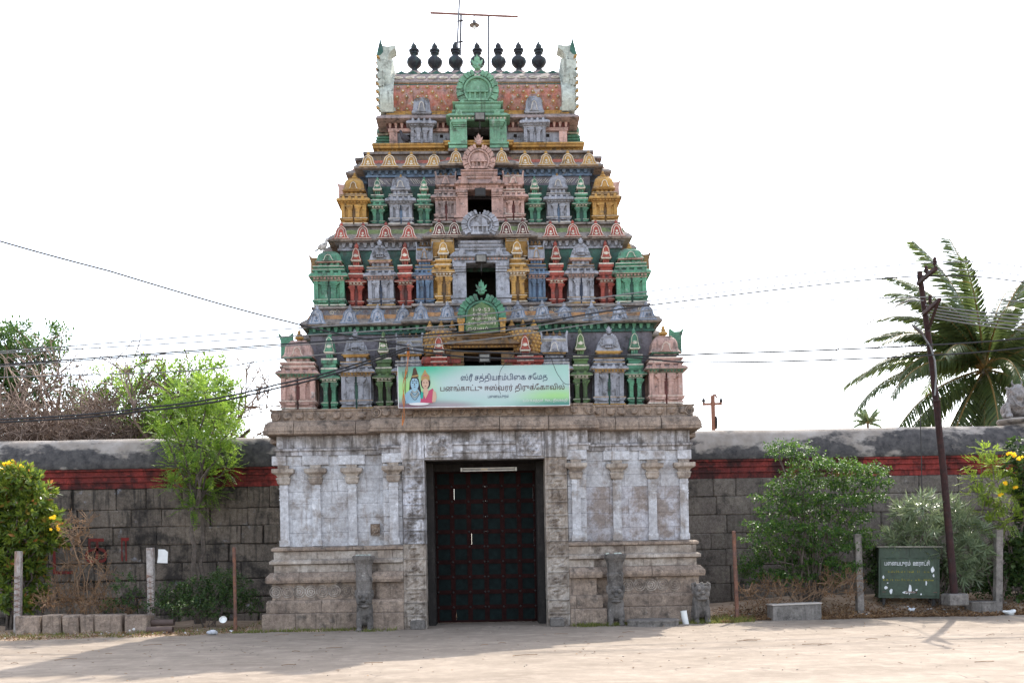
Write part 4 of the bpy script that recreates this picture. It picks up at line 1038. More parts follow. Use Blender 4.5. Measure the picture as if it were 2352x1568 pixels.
xr = n.new('ShaderNodeMapRange'); xr.inputs[1].default_value = -3; xr.inputs[2].default_value = 3; xr.inputs[3].default_value = .1; xr.inputs[4].default_value = .03; l.new(sp.outputs['X'], xr.inputs[0])
am = n.new('ShaderNodeMath'); am.operation = 'MULTIPLY_ADD'; am.inputs[1].default_value = 1.9; am.inputs[2].default_value = -.45; l.new(tn(.75, mp.outputs[0], 10, .62), am.inputs[0])
ad = n.new('ShaderNodeMath'); l.new(am.outputs[0], ad.inputs[0]); l.new(zr.outputs[0], ad.inputs[1])
a2 = n.new('ShaderNodeMath'); l.new(ad.outputs[0], a2.inputs[0]); l.new(xr.outputs[0], a2.inputs[1])
r2 = ramp(n, .47, .6); l.new(a2.outputs[0], r2.inputs[0])
r6 = ramp(n, .3, .75, c4((.03,.029,.032)), c4((.12,.112,.108))); l.new(tn(6, pos, 8, .7), r6.inputs[0])
c = mx(r2.outputs[0], c, r6.outputs[0])
r3 = ramp(n, .62, .7); l.new(tn(9, pos, 8, .7), r3.inputs[0])
mm = n.new('ShaderNodeMath'); mm.operation = 'MULTIPLY'; mm.inputs[1].default_value = .5; l.new(r3.outputs[0], mm.inputs[0]); c = mx(mm.outputs[0], c, (.1,.09,.085))
l.new(c, b.inputs['Base Color'])
bp = n.new('ShaderNodeBump'); bp.inputs['Strength'].default_value = .4; bp.inputs['Distance'].default_value = .03; l.new(tn(14, pos, 8, .7), bp.inputs['Height']); l.new(bp.outputs[0], b.inputs['Normal'])
K['coping'] = m
def wall(label, x0, x1, zrows, seed, dz, gap=1.0, smat='wallstone', rmat='wallred'):
    r = random.Random(seed)
    core = MB().box(x0, x1, WY+.06, WY+1.1, -.1, 4.0).build('compound_wall', K['joint'])
    tag(core, label, 'wall')
    for j, (z1, z0) in enumerate(zip(zrows, zrows[1:])):
        x = x0+.002
        while x < x1-.01:
            w = r.uniform(.55, 1.5)
            if x1-x-w < .4: w = x1-x
            g0, g1 = r.uniform(.004,.018)*gap, r.uniform(.006,.022)*gap; pr = r.uniform(-.035, .035)*gap
            mb = MB().box(x+g0, x+w-g0, WY+pr, WY+.4, z0+g1*.6, z1-g1*.6, .022)
            mb.v = [(a+r.uniform(-.016,.016)*gap, b_+r.uniform(-.01,.01)*gap, c_+r.uniform(-.018,.018)*gap) for a, b_, c_ in mb.v]
            mb.build('wall_stone', K[smat], core); x += w
    # red moulded band in runs
    x = x0
    while x < x1-.01:
        w = min(r.uniform(1.5, 2.6), x1-x)
        if x1-x-w < .6: w = x1-x
        a, b_ = x+.002, x+w-.002
        MB().sweep([(a, WY), (b_, WY)], [(-.1,3.51),(.0,3.51),(.01,3.645),(.05,3.66),(.05,3.69),(.015,3.7),(.02,3.79),(.065,3.81),(.065,3.84),(.03,3.85),(.04,3.93),(.1,3.95),(.1,4.0),(-.1,4.0)], False).build('red_moulding', K[rmat if x < 9 else 'wallred'], core)
        x += w
    # rounded plaster coping
    prof = [(WY-.13,4.005),(WY-.15,4.05),(WY-.13,4.2),(WY-.08,4.38),(WY-.01,4.55),(WY+.08,4.69),(WY+.15,4.77),(WY+.24,4.8),(WY+.6,4.82),(WY+.95,4.75),(WY+1.15,4.5),(WY+1.28,4.2),(WY+1.3,4.005)]
    nn = int((x1-x0)/.25); rg = []
    for i in range(nn+1):
        x = x0+(x1-x0)*i/nn
        rg.append([(x, y+.02*mnoise.noise(Vector((x*.9, k*.6, seed))), z+dz+.025*mnoise.noise(Vector((x*.7, k*.4, seed+5)))*(k > 0)) for k, (y, z) in enumerate(prof)])
    MB().rings(rg).build('coping', K['coping'], core, .8)
    return core
lw = wall('long stone compound wall left of the tower, black stained coping over a red band', -17, -4.96, [3.51,2.96,2.51,2.04,1.58,1.13,.68,.24,-.1], 11, 0)
rw_ = wall('long stone compound wall right of the tower behind the bin and bushes', 4.96, 18, [3.51,3.04,2.56,2.08,1.66,1.23,.76,.28,-.1], 12, 0, .35, 'wallplain', 'wallredworn')
# red painted letters left on the stones (faded, partly hidden by the shrub)
K['redpaint'] = weather('faded_red_letter_paint', (.26,.03,.026), (.16,.026,.022), .35, streak=.3, dust=0, top=0)
for s_, px, py, w_, h_ in (('\u0b9f', 122, 1318, .5, .6), ('\u0b95', 196, 1292, .55, .62), ('\u0bbe', 279, 1288, .2, .6)):
    t_, _ = text_mb(s_, w_, h_, .0, .06); q = P(px, py, WY-.062)
    t_.build('painted_letter', K['redpaint'], lw, loc=(q.x, WY-.062, q.z))

# ------------------------------------------------------------------ banner
def grad(name, stops):
    """printed vinyl: colours laid out across the sheet (its own print), object coordinates"""
    m, n, l = newmat(name); b = n['Principled BSDF']; b.inputs['Roughness'].default_value = .55; b.inputs['Specular IOR Level'].default_value = .25
    tc = n.new('ShaderNodeTexCoord'); sp = n.new('ShaderNodeSeparateXYZ'); l.new(tc.outputs['Object'], sp.inputs[0])
    def blob(cx, cz, rx_, rz_, base_, colr, sharp=.0):
        mpx = n.new('ShaderNodeMapping'); mpx.inputs['Location'].default_value = (-cx/rx_, 0, -cz/rz_); mpx.inputs['Scale'].default_value = (1/rx_, 0, 1/rz_)
        l.new(tc.outputs['Object'], mpx.inputs['Vector'])
        ln = n.new('ShaderNodeVectorMath'); ln.operation = 'LENGTH'; l.new(mpx.outputs[0], ln.inputs[0])
        r = ramp(n, sharp, 1, (1,1,1,1), (0,0,0,1)); r.color_ramp.interpolation = 'EASE'; l.new(ln.outputs['Value'], r.inputs[0])
        x = n.new('ShaderNodeMix'); x.data_type = 'RGBA'; l.new(r.outputs[0], x.inputs[0])
        if isinstance(base_, tuple): x.inputs[6].default_value = c4(base_)
        else: l.new(base_, x.inputs[6])
        x.inputs[7].default_value = c4(colr); return x.outputs[2]
    c = (.34,.5,.46)
    for a in stops: c = blob(a[0], a[1], a[2], a[3], c, a[4], a[5] if len(a) > 5 else 0)
    l.new(c, b.inputs['Base Color']); return m
BY = -.72
pa, pb, pc, pd = P(917, 845, BY), P(1307, 834, BY), P(1310, 928, BY), P(916, 937, BY)
bw, bh = (pb.x-pa.x+pc.x-pd.x)/2, (pa.z-pd.z+pb.z-pc.z)/2
K['banner'] = grad('printed_banner_vinyl', [(.55,.93,1.3,.5,(.05,.4,.24)),(.1,.92,.5,.35,(.17,.25,.22)),(.25,.42,.9,.45,(.32,.58,.2)),(2.2,.5,2.0,.55,(.46,.52,.54)),(3.5,.2,1.2,.28,(.3,.55,.22)),(3.6,.0,1.6,.22,(.06,.2,.17)),(3.7,.8,1.0,.5,(.33,.53,.47)),(.3,.0,1.5,.26,(.16,.07,.11)),(1.2,.02,.9,.15,(.3,.26,.28))])
ban = MB().box(0, bw, 0, .03, 0, bh).build('banner_sign', K['banner'], None, 0, (pd.x, BY, (pd.z+pc.z)/2))
tag(ban, 'wide pale green printed banner with lettering and two portraits above the doorway', 'banner')
K['framew'] = plain('white_banner_frame', (.7,.7,.7), .4)
for x in (-.012, bw): MB().box(x, x+.012, -.008, .035, -.008, bh+.008).build('banner_frame_side', K['framew'], ban)
MB().box(0, bw, -.006, .035, -.014, -.001).build('banner_frame_rail', K['framew'], ban)
MB().box(0, bw, .0, .04, -.05, -.015).build('banner_batten', plain('rusty_batten', (.12,.07,.05), .8), ban)
for x in (.3, bw/2, bw-.3): MB().box(x-.015, x+.015, .03, .8, .3, .33).build('banner_bracket', K['iron'], ban)
def dye(name, c): return plain(name, c, .6, var=.03, spec=.2)
INK = {'blue': dye('blue_ink', (.006,.01,.07)), 'maroon': dye('maroon_ink', (.06,.006,.01)), 'white': dye('white_ink', (.62,.62,.62)), 'black': dye('black_ink', (.015,.015,.02)), 'skinblue': dye('pale_blue_ink', (.26,.42,.52)), 'skin': dye('skin_ink', (.5,.34,.25)), 'pink': dye('pink_ink', (.42,.07,.13)), 'gold': dye('gold_ink', (.36,.24,.1)), 'hair': dye('hair_ink', (.03,.025,.03)), 'brown': dye('brown_ink', (.08,.05,.035)), 'teal': dye('teal_ink', (.03,.3,.24))}
def banner_text(s_, u0, u1, v0, v1, ink, outline=True, bold=.05):
    x0, w_, z0, h_ = bw*u0, bw*(u1-u0), bh*(1-v1), bh*(v1-v0)
    f_, bd_ = text_mb(s_, w_, h_, .0, bold)
    if outline:
        o_, _ = text_mb(s_, w_, h_, .0, bold+.045, bd_); o_.build('letter_outline', INK['white'], ban, loc=(x0, -.003, z0))
    f_.build('lettering', INK[ink], ban, loc=(x0, -.006, z0))
# vowel signs written before their letters, in the order they are seen
banner_text('\u0bb8\u0bcd\u0bb0\u0bc0 \u0b9a\u0ba4\u0bcd\u0ba4\u0bbf\u0baf\u0bbe\u0bae\u0bcd\u0baa\u0bbf\u0bc8\u0b95 \u0b9a\u0bc7\u0bae\u0ba4', .365, .873, .2, .42, 'blue')
banner_text('\u0baa\u0ba9\u0b99\u0bcd\u0b95\u0bbe\u0b9f\u0bcd\u0b9f\u0bc1 \u0b88\u0bb8\u0bcd\u0bb5\u0bb0\u0bb0\u0bcd \u0ba4\u0bbf\u0bb0\u0bc1\u0b95\u0bcd\u0bc7\u0b95\u0bbe\u0bb5\u0bbf\u0bb2\u0bcd', .245, .972, .46, .67, 'maroon')
banner_text('\u0baa\u0bc8\u0ba9\u0baf\u0baa\u0bc1\u0bb0\u0bae\u0bcd', .522, .643, .715, .815, 'blue', False)
banner_text('Ln.Dr.R.\u0b95\u0ba8\u0bcd\u0ba4\u0ba9\u0bcd  Meh.,- \u0ba4\u0bbf\u0bb2\u0b95\u0bb5\u0ba4\u0bbf', .728, .988, .835, .93, 'white', False, .03)
def pr_(name, ink, pts, dy, parent):
    MB().prism([(x*bh, z*bh) for x, z in pts], -dy, -dy+.002).build(name, INK[ink], parent)
def oval(cx, cz, rx_, rz_, n=20, a0=0, a1=360): return [(cx+rx_*math.cos(R(a0+(a1-a0)*i/n)), cz+rz_*math.sin(R(a0+(a1-a0)*i/n))) for i in range(n if a1-a0 >= 360 else n+1)]
# the two printed portraits
fig = obj('printed_portrait', MB().prism([(x*bh, z*bh) for x, z in oval(.5,.2,.36,.15,24)], -.003, -.001).mesh('printed_portrait', INK['white']), ban)
pr_('hair_print', 'hair', [(.25,.28),(.28,.62),(.33,.74),(.42,.76),(.5,.7),(.54,.5),(.57,.3)], .005, fig)
pr_('robe_print', 'skinblue', [(.15,.1),(.17,.34),(.27,.42),(.33,.45),(.47,.45),(.53,.36),(.53,.1)], .007, fig)
pr_('face_print', 'skinblue', oval(.4,.57,.1,.15), .009, fig)
pr_('topknot_print', 'brown', [(.32,.72),(.35,.82),(.38,.96),(.43,.98),(.47,.86),(.5,.74),(.42,.7)], .011, fig)
pr_('topknot_print', 'gold', [(.33,.74),(.34,.77),(.49,.8),(.5,.76)], .013, fig)
for x in (.355, .445):
    pr_('eye_print', 'hair', oval(x,.6,.024,.011,10), .011, fig); pr_('brow_print', 'hair', [(x-.03,.635),(x+.03,.635),(x+.02,.648),(x-.02,.648)], .011, fig)
pr_('mark_print', 'maroon', oval(.4,.66,.008,.03,8), .011, fig); pr_('mouth_print', 'maroon', oval(.4,.49,.022,.009,8), .011, fig)
pr_('nose_print', 'brown', [(.395,.59),(.385,.535),(.41,.53),(.405,.59)], .011, fig)
for k in range(4):
    q = MB(); q.tube([((.33-.015*k+(.14+.03*k)*i/8)*bh, -.012, (.42-.03*k-.06*(1+.5*k)*math.sin(math.pi*i/8))*bh) for i in range(9)], .007, 4); q.build('necklace_print', INK['brown' if k % 2 else 'gold'], fig)
pr_('hand_print', 'skinblue', oval(.5,.2,.045,.1,12), .013, fig); pr_('hand_print', 'skinblue', oval(.19,.24,.04,.1,12), .013, fig)
q = MB(); q.tube([(.17*bh,-.008,.1*bh),(.17*bh,-.008,.86*bh)], .006, 4)
for s_ in (-1, 0, 1): q.tube([(.17*bh,-.008,.7*bh),((.17+.05*s_)*bh,-.008,.74*bh),((.17+.055*s_)*bh,-.008,.88*bh)], .006, 4)
q.build('trident_print', INK['brown'], fig)
pr_('sari_print', 'pink', [(.53,.1),(.55,.3),(.62,.36),(.72,.38),(.84,.46),(.9,.36),(.84,.1)], .009, fig)
pr_('sleeve_print', 'skin', [(.82,.12),(.85,.42),(.92,.36),(.94,.24),(.9,.12)], .011, fig)
pr_('neck_print', 'skin', [(.6,.36),(.66,.2),(.74,.36),(.72,.46),(.62,.46)], .012, fig)
pr_('hair_print', 'hair', oval(.67,.6,.12,.17), .007, fig)
pr_('face_print', 'skin', oval(.665,.575,.085,.125), .014, fig)
pr_('crown_print', 'gold', [(.56,.64),(.57,.76),(.62,.84),(.66,.93),(.7,.84),(.77,.76),(.77,.64),(.67,.7)], .016, fig)
pr_('crown_print', 'pink', [(.6,.74),(.67,.8),(.74,.74),(.67,.77)], .018, fig)
for x in (.63, .7): pr_('eye_print', 'hair', oval(x,.6,.02,.01,8), .016, fig)
pr_('mouth_print', 'maroon', oval(.665,.51,.02,.008,8), .016, fig)
pr_('blouse_print', 'teal', [(.52,.22),(.56,.38),(.62,.36),(.6,.2)], .012, fig)
pr_('hem_print', 'white', oval(.5,.075,.24,.035,18), .02, fig)

# ------------------------------------------------------------------ lamps and small fittings on the tower
K['lampw'] = plain('white_lamp_plastic', (.7,.7,.66), .4)
K['galv'] = plain('galvanised_steel', (.16,.16,.165), .5, .6)
q0, q1 = P(1058, 1079, .45), P(1187, 1081, .45)
tl = thing('tube_light', 'long white fluorescent tube light under the lintel of the doorway', 'lamp', (q0.x, .45, q0.z))
L_ = q1.x-q0.x
MB().box(0, L_, .0, .05, -.03, .04).build('lamp_batten', plain('grey_lamp_batten', (.25,.25,.24), .5), tl)
MB().tube([(.05,-.02,.035),(L_-.05,-.02,.035)], .014, 8).build('tube', K['lampw'], tl, 1); MB().tube([(.05,-.02,-.025),(L_-.05,-.02,-.025)], .014, 8).build('tube', K['lampw'], tl, 1)
for x in (.02, L_-.02): MB().box(x-.02, x+.02, -.035, 0, -.04, .05).build('lamp_socket', K['lampw'], tl)
MB().box(L_*.36, L_*.48, -.03, 0, -.02, .03).build('ballast_box', plain('yellowed_plastic', (.5,.42,.3), .5), tl)
MB().tube([(L_*.42,.03,.04),(L_*.42,.2,.4)], .008, 5).build('lamp_cord', K['iron'], tl)
K['lens'] = plain('floodlight_glass', (.16,.15,.13), .2, var=.3, spec=.4)
for px, py, y, lab, up in ((1102, 267, 1.5, 'small square floodlight above the topmost opening', 1), (1103, 441, 1.1, 'dark floodlight hanging in the opening of the pink portal', 0), (1105, 593, .45, 'square floodlight on the lintel of the grey portal', 1), (1113, 822, -.25, 'square floodlight just above the banner', 1)):
    q = P(px, py, y); fl = thing('floodlight', lab, 'lamp', q, 'floodlights on the tower')
    MB().box(-.13, .13, -.0, .1, -.1, .1, .01).build('lamp_housing', K['iron'], fl)
    MB().box(-.105, .105, -.012, -.002, -.075, .075).build('lamp_glass', K['lens'] if up else K['iron'], fl)
    MB().tube([(0,.05,-.1),(0,.06,-.28),(0,.35,-.3)] if up else [(0,.05,.1),(0,.1,.22)], .014, 6).build('lamp_bracket', K['iron'], fl)
# mast with cross bar and hanging lamp on the roof, antenna beside it
q = P(1059, 165, YC)
ms = thing('rooftop_mast', 'two thin poles with a long tilted cross bar and a hanging bulb above the roof', 'pole', q)
def loc_of(px, py, y=YC): return P(px, py, y)-q
MB().tube([loc_of(1056,172), loc_of(1059,35)], .03, 6).build('mast_pole', K['galv'], ms); MB().tube([loc_of(1122,170), loc_of(1122,39)], .03, 6).build('mast_pole', K['galv'], ms)
MB().tube([loc_of(988,30), loc_of(1190,39)], .03, 6).build('cross_bar', plain('rusty_bar', (.2,.1,.08), .7), ms)
a = loc_of(1089,35); MB().tube([a, a+Vector((0,0,-.2))], .012, 5).build('lamp_rod', K['galv'], ms)
MB().lathe(a.x, a.y, [(.02,a.z-.12),(.05,a.z-.15),(.05,a.z-.22),(.14,a.z-.27),(.13,a.z-.28),(.05,a.z-.26)], 12).build('lamp_shade', K['galv'], ms, .6)
MB().ell(a+Vector((0,0,-.33)), (.04,.04,.07), 10, 7).build('bulb', K['lampw'], ms, 3)
q2 = P(1052, 108, YC-.1); an = thing('antenna_rod', 'thin vertical antenna rod clamped beside the left roof pole', 'antenna', q2)
def lo2(px, py): return P(px, py, YC-.1)-q2
MB().tube([lo2(1050,110), lo2(1056,-12)], .026, 5).build('rod', K['galv'], an)
for y0, y1, xa, xb in ((50,47,1050,1065), (99,95,1047,1065)):
    MB().tube([lo2(xa,y0), lo2(xb,y1)], .022, 5).build('clamp_bar', K['iron'], an)
# orange cloth tied beside the banner
K['orangecloth'] = plain('orange_cloth', (.4,.14,.04), .9, var=.35)
gq = P(937, 792, -.82)
ga = thing('orange_streamer', 'twisted orange cloth streamer hanging past the left end of the banner', 'streamer', gq)
for s_ in (-1, 1):
    pts = []
    for i in range(17):
        t = i/16; p_ = P(937-14*t+5*math.sin(t*9*1.0)*.5, 792+184*t, -.82)-gq; pts.append(p_+Vector((s_*.02*math.sin(t*16), s_*.02, 0)))
    MB().tube(pts, lambda t: .009+.005*math.sin(t*21), 5).build('cloth_strand', K['orangecloth'], ga, 1)
MB().ell((0,0,-.17), (.03,.025,.05), 8, 6).build('cloth_knot', K['orangecloth'], ga, 3)
# pigeons
def pigeon(px, py, y, label, c1, c2, face):
    q = P(px, py, y); o = MB()
    o.ell((0,0,.11), (.13,.065,.075), 10, 7, Matrix.Rotation(R(-28), 3, 'Y')); o.ell((.085,0,.2), (.045,.04,.07), 8, 6); o.ell((.105,0,.265), (.042,.034,.036), 8, 6)
    o.ell((-.16,0,.05), (.1,.035,.018), 8, 5, Matrix.Rotation(R(-25), 3, 'Y')); o.ell((-.03,.05,.12), (.12,.02,.05), 8, 5, Matrix.Rotation(R(-25), 3, 'Y')); o.ell((-.03,-.05,.12), (.12,.02,.05), 8, 5, Matrix.Rotation(R(-25), 3, 'Y'))
    o.ell((.155,0,.258), (.022,.008,.008), 6, 4); o.tube([(.02,.025,.06),(.02,.025,0)], .008, 5); o.tube([(.02,-.025,.06),(.02,-.025,0)], .008, 5)
    o.ell((.035,.025,.004), (.025,.012,.005), 6, 4); o.ell((.035,-.025,.004), (.025,.012,.005), 6, 4)
    p_ = o.build('pigeon', weather('plumage_'+c1, c2, tuple(x*.4 for x in c2), .3, streak=0, s=14, bump=.1), None, 3, q); p_.rotation_euler = (0,0,face)
    remesh(p_, .008); tag(p_, label, 'bird')
pigeon(930, 328, 2.0, 'dark pigeon perched on the golden ledge near the roof', 'dark', (.05,.05,.07), R(200))
pigeon(742, 577, 1.05, 'white speckled pigeon perched on a green dome', 'white', (.6,.58,.56), R(-20))

# ------------------------------------------------------------------ carved lion pillars
def lion_pillar(px, py_top, py_bot, y, label, broken=False):
    a = P(px, py_bot, y); t = P(px, py_top, y); a.z = gz(a.x, y)-.015; h = t.z-a.z
    wsc = .9 if not broken else .95
    p = thing('lion_statue', label, 'carved pillar', (a.x, y, a.z), 'carved stone lion pillars', (0, 0, rnd.uniform(-.1,.1))); p.scale = (wsc, wsc, 1)
    b_ = MB(); s_ = .2
    for sg in (-1, 1):
        b_.ell((sg*.13,-.08,.2), (.075,.085,.24), 10, 7); b_.ell((sg*.13,-.15,.04), (.08,.11,.05), 8, 5)
        b_.ell((sg*.14,.12,.2), (.09,.12,.24), 8, 6)
        b_.ell((sg*.085,-.235,.745), (.058,.05,.055), 8, 6); b_.ell((sg*.19,-.02,.76), (.05,.06,.08), 8, 5); b_.ell((sg*.1,-.2,.62), (.08,.07,.07), 8, 6)
    b_.ell((0,.05,.42), (.21,.2,.32), 12, 8); b_.ell((0,-.06,.66), (.2,.17,.19), 12, 8)
    b_.ell((0,-.25,.66), (.055,.06,.045), 8, 5); b_.ell((0,-.2,.53), (.15,.08,.035), 10, 5); b_.ell((0,-.22,.585), (.13,.05,.02), 8, 4)
    for k in range(9): b_.ell((-.2+.05*k,-.1+.006*(k-4)**2,.83+.02*math.sin(k*2.)), (.04,.06,.04), 6, 4)
    k_ = (h-.62)/.8 if not broken else 1.0; b_.v = [(x_, y_, z_*max(1, k_*.0+1.06)) for x_, y_, z_ in b_.v]
    b_ = b_.build('lion_body', K['greystone'], p, 3); remesh(b_, .012)
    if not broken:
        sh = MB(); sh.lathe(0, .02, [(.2,.8),(.21,.86),(.19,.9),(.2,1.1),(.21,1.12),(.21,1.18),(.19,1.2),(.2,h-.22),(.21,h-.16),(.27,h-.06),(.28,h-.0),(.25,h+.03)], 8)
        sh.build('pillar_shaft', K['greystone'], p)
        for k in range(7): MB().ell((rnd.uniform(-.2,.2), rnd.uniform(-.15,.15), h+.035), (.05,.04,.025), 6, 4).build('lime_dropping', K['white'], p, 3)
    else:
        MB().lathe(0, .03, [(.22,.68),(.22,.8),(.19,.84),(.08,.83)], 8).build('pillar_shaft', K['greystone'], p)
lion_pillar(838, 1278, 1432, -.75, 'tall carved lion pillar left of the doorway')
lion_pillar(1415, 1274, 1420, -.75, 'tall carved lion pillar right of the doorway')
lion_pillar(1611, 1330, 1410, -.5, 'short broken lion pillar at the right corner of the tower', True)

# ------------------------------------------------------------------ bull statue on the right wall
nb = P(2330, 965, WY+.5)
bull = thing('bull_statue', 'weathered seated bull statue on a pedestal on top of the right wall', 'statue', (nb.x, nb.y, 4.7))
ped = MB(); ped.lathe(.1, 0, [(.42,0),(.42,.14),(.52,.2),(.56,.26),(.54,.3)], 8); ped.build('pedestal', K['coping'], bull)
K['bullpaint'] = weather('peeling_statue_paint', (.38,.37,.38), (.2,.17,.16), .45, streak=.4, s=6)
b_ = MB(); z0 = .3
b_.ell((.22,.25,z0+.3), (.4,.5,.3), 12, 8); b_.ell((0,-.08,z0+.42), (.24,.26,.32), 12, 8); b_.ell((-.02,-.2,z0+.72), (.17,.2,.2), 10, 8)
b_.ell((-.03,-.32,z0+.6), (.11,.14,.13), 10, 7); b_.ell((.02,.1,z0+.72), (.16,.2,.18), 10, 7)
for sg in (-1, 1):
    b_.tube([(-.02+sg*.09,-.18,z0+.86),(-.02+sg*.14,-.18,z0+.96),(-.02+sg*.1,-.16,z0+1.06)], lambda t: .035*(1-t*.8)+.006, 6)
    b_.ell((-.02+sg*.23,-.16,z0+.8), (.11,.03,.05), 8, 5, Matrix.Rotation(sg*R(-15), 3, 'Y'))
    b_.ell((.05+sg*.3,-.1,z0+.1), (.11,.22,.09), 8, 6)
b_.tube([(-.27,-.2,z0+.42),(-.29,-.22,z0+.2),(-.28,-.25,z0+.03)], .07, 8); b_.ell((-.28,-.28,z0+.05), (.09,.1,.05), 8, 5)
o = b_.build('bull_body', K['bullpaint'], bull, 3); remesh(o, .022)
nl = MB(); nl.tube([(-.2,-.24,z0+.6),(-.13,-.36,z0+.35),(-.02,-.38,z0+.27),(.1,-.36,z0+.35),(.18,-.24,z0+.6)], .03, 6); nl.build('garland_relief', K['bullpaint'], bull, 1)
# ------------------------------------------------------------------ kerb stones, slabs, pipes, posts along the verge
K['conc'] = weather('old_concrete', (.24,.215,.195), (.16,.145,.13), .35, streak=.35, s=4)
K['rust'] = weather('rusty_iron', (.22,.085,.04), (.13,.06,.045), .35, streak=.3, s=7, dcol=(.05,.03,.025))
kerb_lab = ['rough stone kerb block at the far left beside the fence post', 'second rough stone kerb block from the left', 'third rough stone kerb block from the left', 'narrow fourth rough stone kerb block from the left', 'fifth rough stone kerb block from the left', 'large rough stone kerb block at the right end beside the pipes']
for (px0, px1, top), lb in zip(((33,91,1415),(97,140,1413),(142,180,1414),(183,214,1414),(216,280,1413),(285,341,1413)), kerb_lab):
    y = -.4; a = P(px0, 1450, y); c_ = P(px1, 1450, y); t_ = P(px0, top, y)
    w = c_.x-a.x-.01; h = t_.z+.05
    mb = MB().box(0, w, -.0, rnd.uniform(.4,.48), 0, h, .03)
    mb.v = [(x+rnd.uniform(-.015,.015), yy+rnd.uniform(-.02,.02), z+rnd.uniform(-.014,.014)) for x, yy, z in mb.v]
    o = mb.build('edging_stone', K['stone'], None, 0, (a.x, y, -.04)); o.rotation_euler = (rnd.uniform(-.04,.04), 0, rnd.uniform(-.05,.05)); tag(o, lb, 'kerb stone', 'row of kerb stones')
for (x0, y0, x1, y1, yy), lb in zip(((336,1430,400,1428,-.15),(338,1446,397,1445,-.5)), ('upper of two brown pipes lying beside the kerb stones', 'lower of two brown pipes lying beside the kerb stones')):
    a, c_ = P(x0,y0,yy), P(x1,y1,yy); r_ = .075; n_ = 14; mb = MB(); d_ = c_-a
    rings_ = [[(t*d_.x, rr_*math.cos(2*math.pi*i/n_), rr_*math.sin(2*math.pi*i/n_)+t*d_.z) for i in range(n_)] for t, rr_ in ((0,r_*.8),(0,r_),(1,r_),(1,r_*.8))]
    mb.rings(rings_+[rings_[0]], cap=False); tag(mb.build('brown_pipe', plain('brown_pipe_clay', (.09,.06,.05), .7), None, 1, a), lb, 'pipe', 'brown pipes')
# fence posts
def post(px0, px1, ptop, pbot, y, mat, label, grp, lean=0):
    a, c_ = P(px0, pbot, y), P(px1, pbot, y); t_ = P((px0+px1)/2, ptop, y); w = c_.x-a.x; zg = gz((a.x+c_.x)/2, y)-.1; h = t_.z-zg
    mb = MB().box(-w/2, w/2, -w/2, w/2, 0, h, .012); mb.v = [(x+rnd.uniform(-.004,.004)+lean*z, yy, z) for x, yy, z in mb.v]
    return tag(mb.build('fence_post', mat, None, 0, ((a.x+c_.x)/2, y, zg)), label, 'post', grp)
K['rustpost'] = weather('rust_stained_concrete', (.38,.35,.33), (.28,.26,.25), .3, streak=.5, dcol=(.2,.09,.05), s=4)
p1 = post(33, 47, 1265, 1412, .1, K['rustpost'], 'rust stained concrete post at the far left before the glossy shrub', 'fence posts', .03)
p2 = post(341, 356, 1257, 1415, .15, K['rustpost'], 'concrete post with a loose white plate beside it', 'fence posts')
p3 = post(537, 544, 1255, 1418, -.3, K['rust'], 'thin rusty iron post left of the tower base', 'iron posts')
p4 = post(1689, 1697, 1218, 1400, -.25, K['rust'], 'thin rusty iron post right of the tower base', 'iron posts', -.02)
p5 = post(1967, 1982, 1225, 1352, .35, K['conc'], 'grey concrete post just left of the green bin', 'fence posts', -.02)
p6 = post(2283, 2298, 1215, 1372, .25, K['conc'], 'grey concrete post right of the leaning pole', 'fence posts', .03)
mesh_ = MB()
a = P(345, 1410, -1.0)
for k in range(7):
    z = k*.13; mesh_.tube([(-.09,-.09,z),(.09,-.09,z+.07)], .006, 4); mesh_.tube([(-.09,-.09,z+.07),(.09,-.09,z)], .006, 4)
mesh_m = mesh_.mesh('chain_link_scrap', K['rust'])
obj('chain_link_scrap', mesh_m, p1, (.02, .01, .55)); obj('chain_link_scrap', mesh_m, p2, (0, .01, .5))
q0 = P(361, 1292, .2); q1 = P(384, 1260, .2)
sh = MB(); ww, hh = q1.x-q0.x, q1.z-q0.z
sh.prism([(0,0),(ww*.96,-.01),(ww,hh*.8),(ww*.7,hh*.98),(ww*.1,hh),(.02,hh*.5)], -.01, .012)
o = sh.build('white_plate', plain('white_sheet_metal', (.62,.62,.6), .5, var=.08), None, 0, q0); o.rotation_euler = (R(-8),0,R(10)); tag(o, 'small blank white metal plate hanging beside the concrete post', 'plate')
# slabs
def slab_disc(px0, px1, pyt, pyb, y, label, mt, th=.1):
    a, c_ = P(px0, (pyt+pyb)/2, y), P(px1, (pyt+pyb)/2, y); r_ = (c_.x-a.x)/2; r2 = random.Random(int(px0))
    z0 = gz((a.x+c_.x)/2, y); mb = MB(); n_ = 26
    jit = [1+r2.uniform(-.04,.03) for _ in range(n_)]
    mb.rings([[(r_*q*jit[i]*math.cos(2*math.pi*i/n_), .8*r_*q*jit[i]*math.sin(2*math.pi*i/n_), z) for i in range(n_)] for q, z in ((.96,-.1),(.97,th-.045),(1.0,th-.04),(1.0,th-.005),(.985,th))])
    return tag(mb.build('stone_disc', K[mt], None, 0, ((a.x+c_.x)/2, y, z0)), label, 'stone slab', 'round stone slabs')
slab_disc(1440, 1560, 1411, 1430, -1.0, 'round flat stone slab on the ground right of the doorway', 'conc', .14)
slab_disc(2212, 2287, 1355, 1386, .3, 'round concrete well cover behind the foot of the leaning pole', 'conc', .2)
a = P(1575, 1412, -.75); a.z = gz(a.x, -.75); pi_ = MB()
pi_.rings([[(r_*math.cos(2*math.pi*i/14), r_*math.sin(2*math.pi*i/14), z) for i in range(14)] for r_, z in ((.07,-.05),(.07,.3),(.055,.3),(.055,-.05))], cap=False)
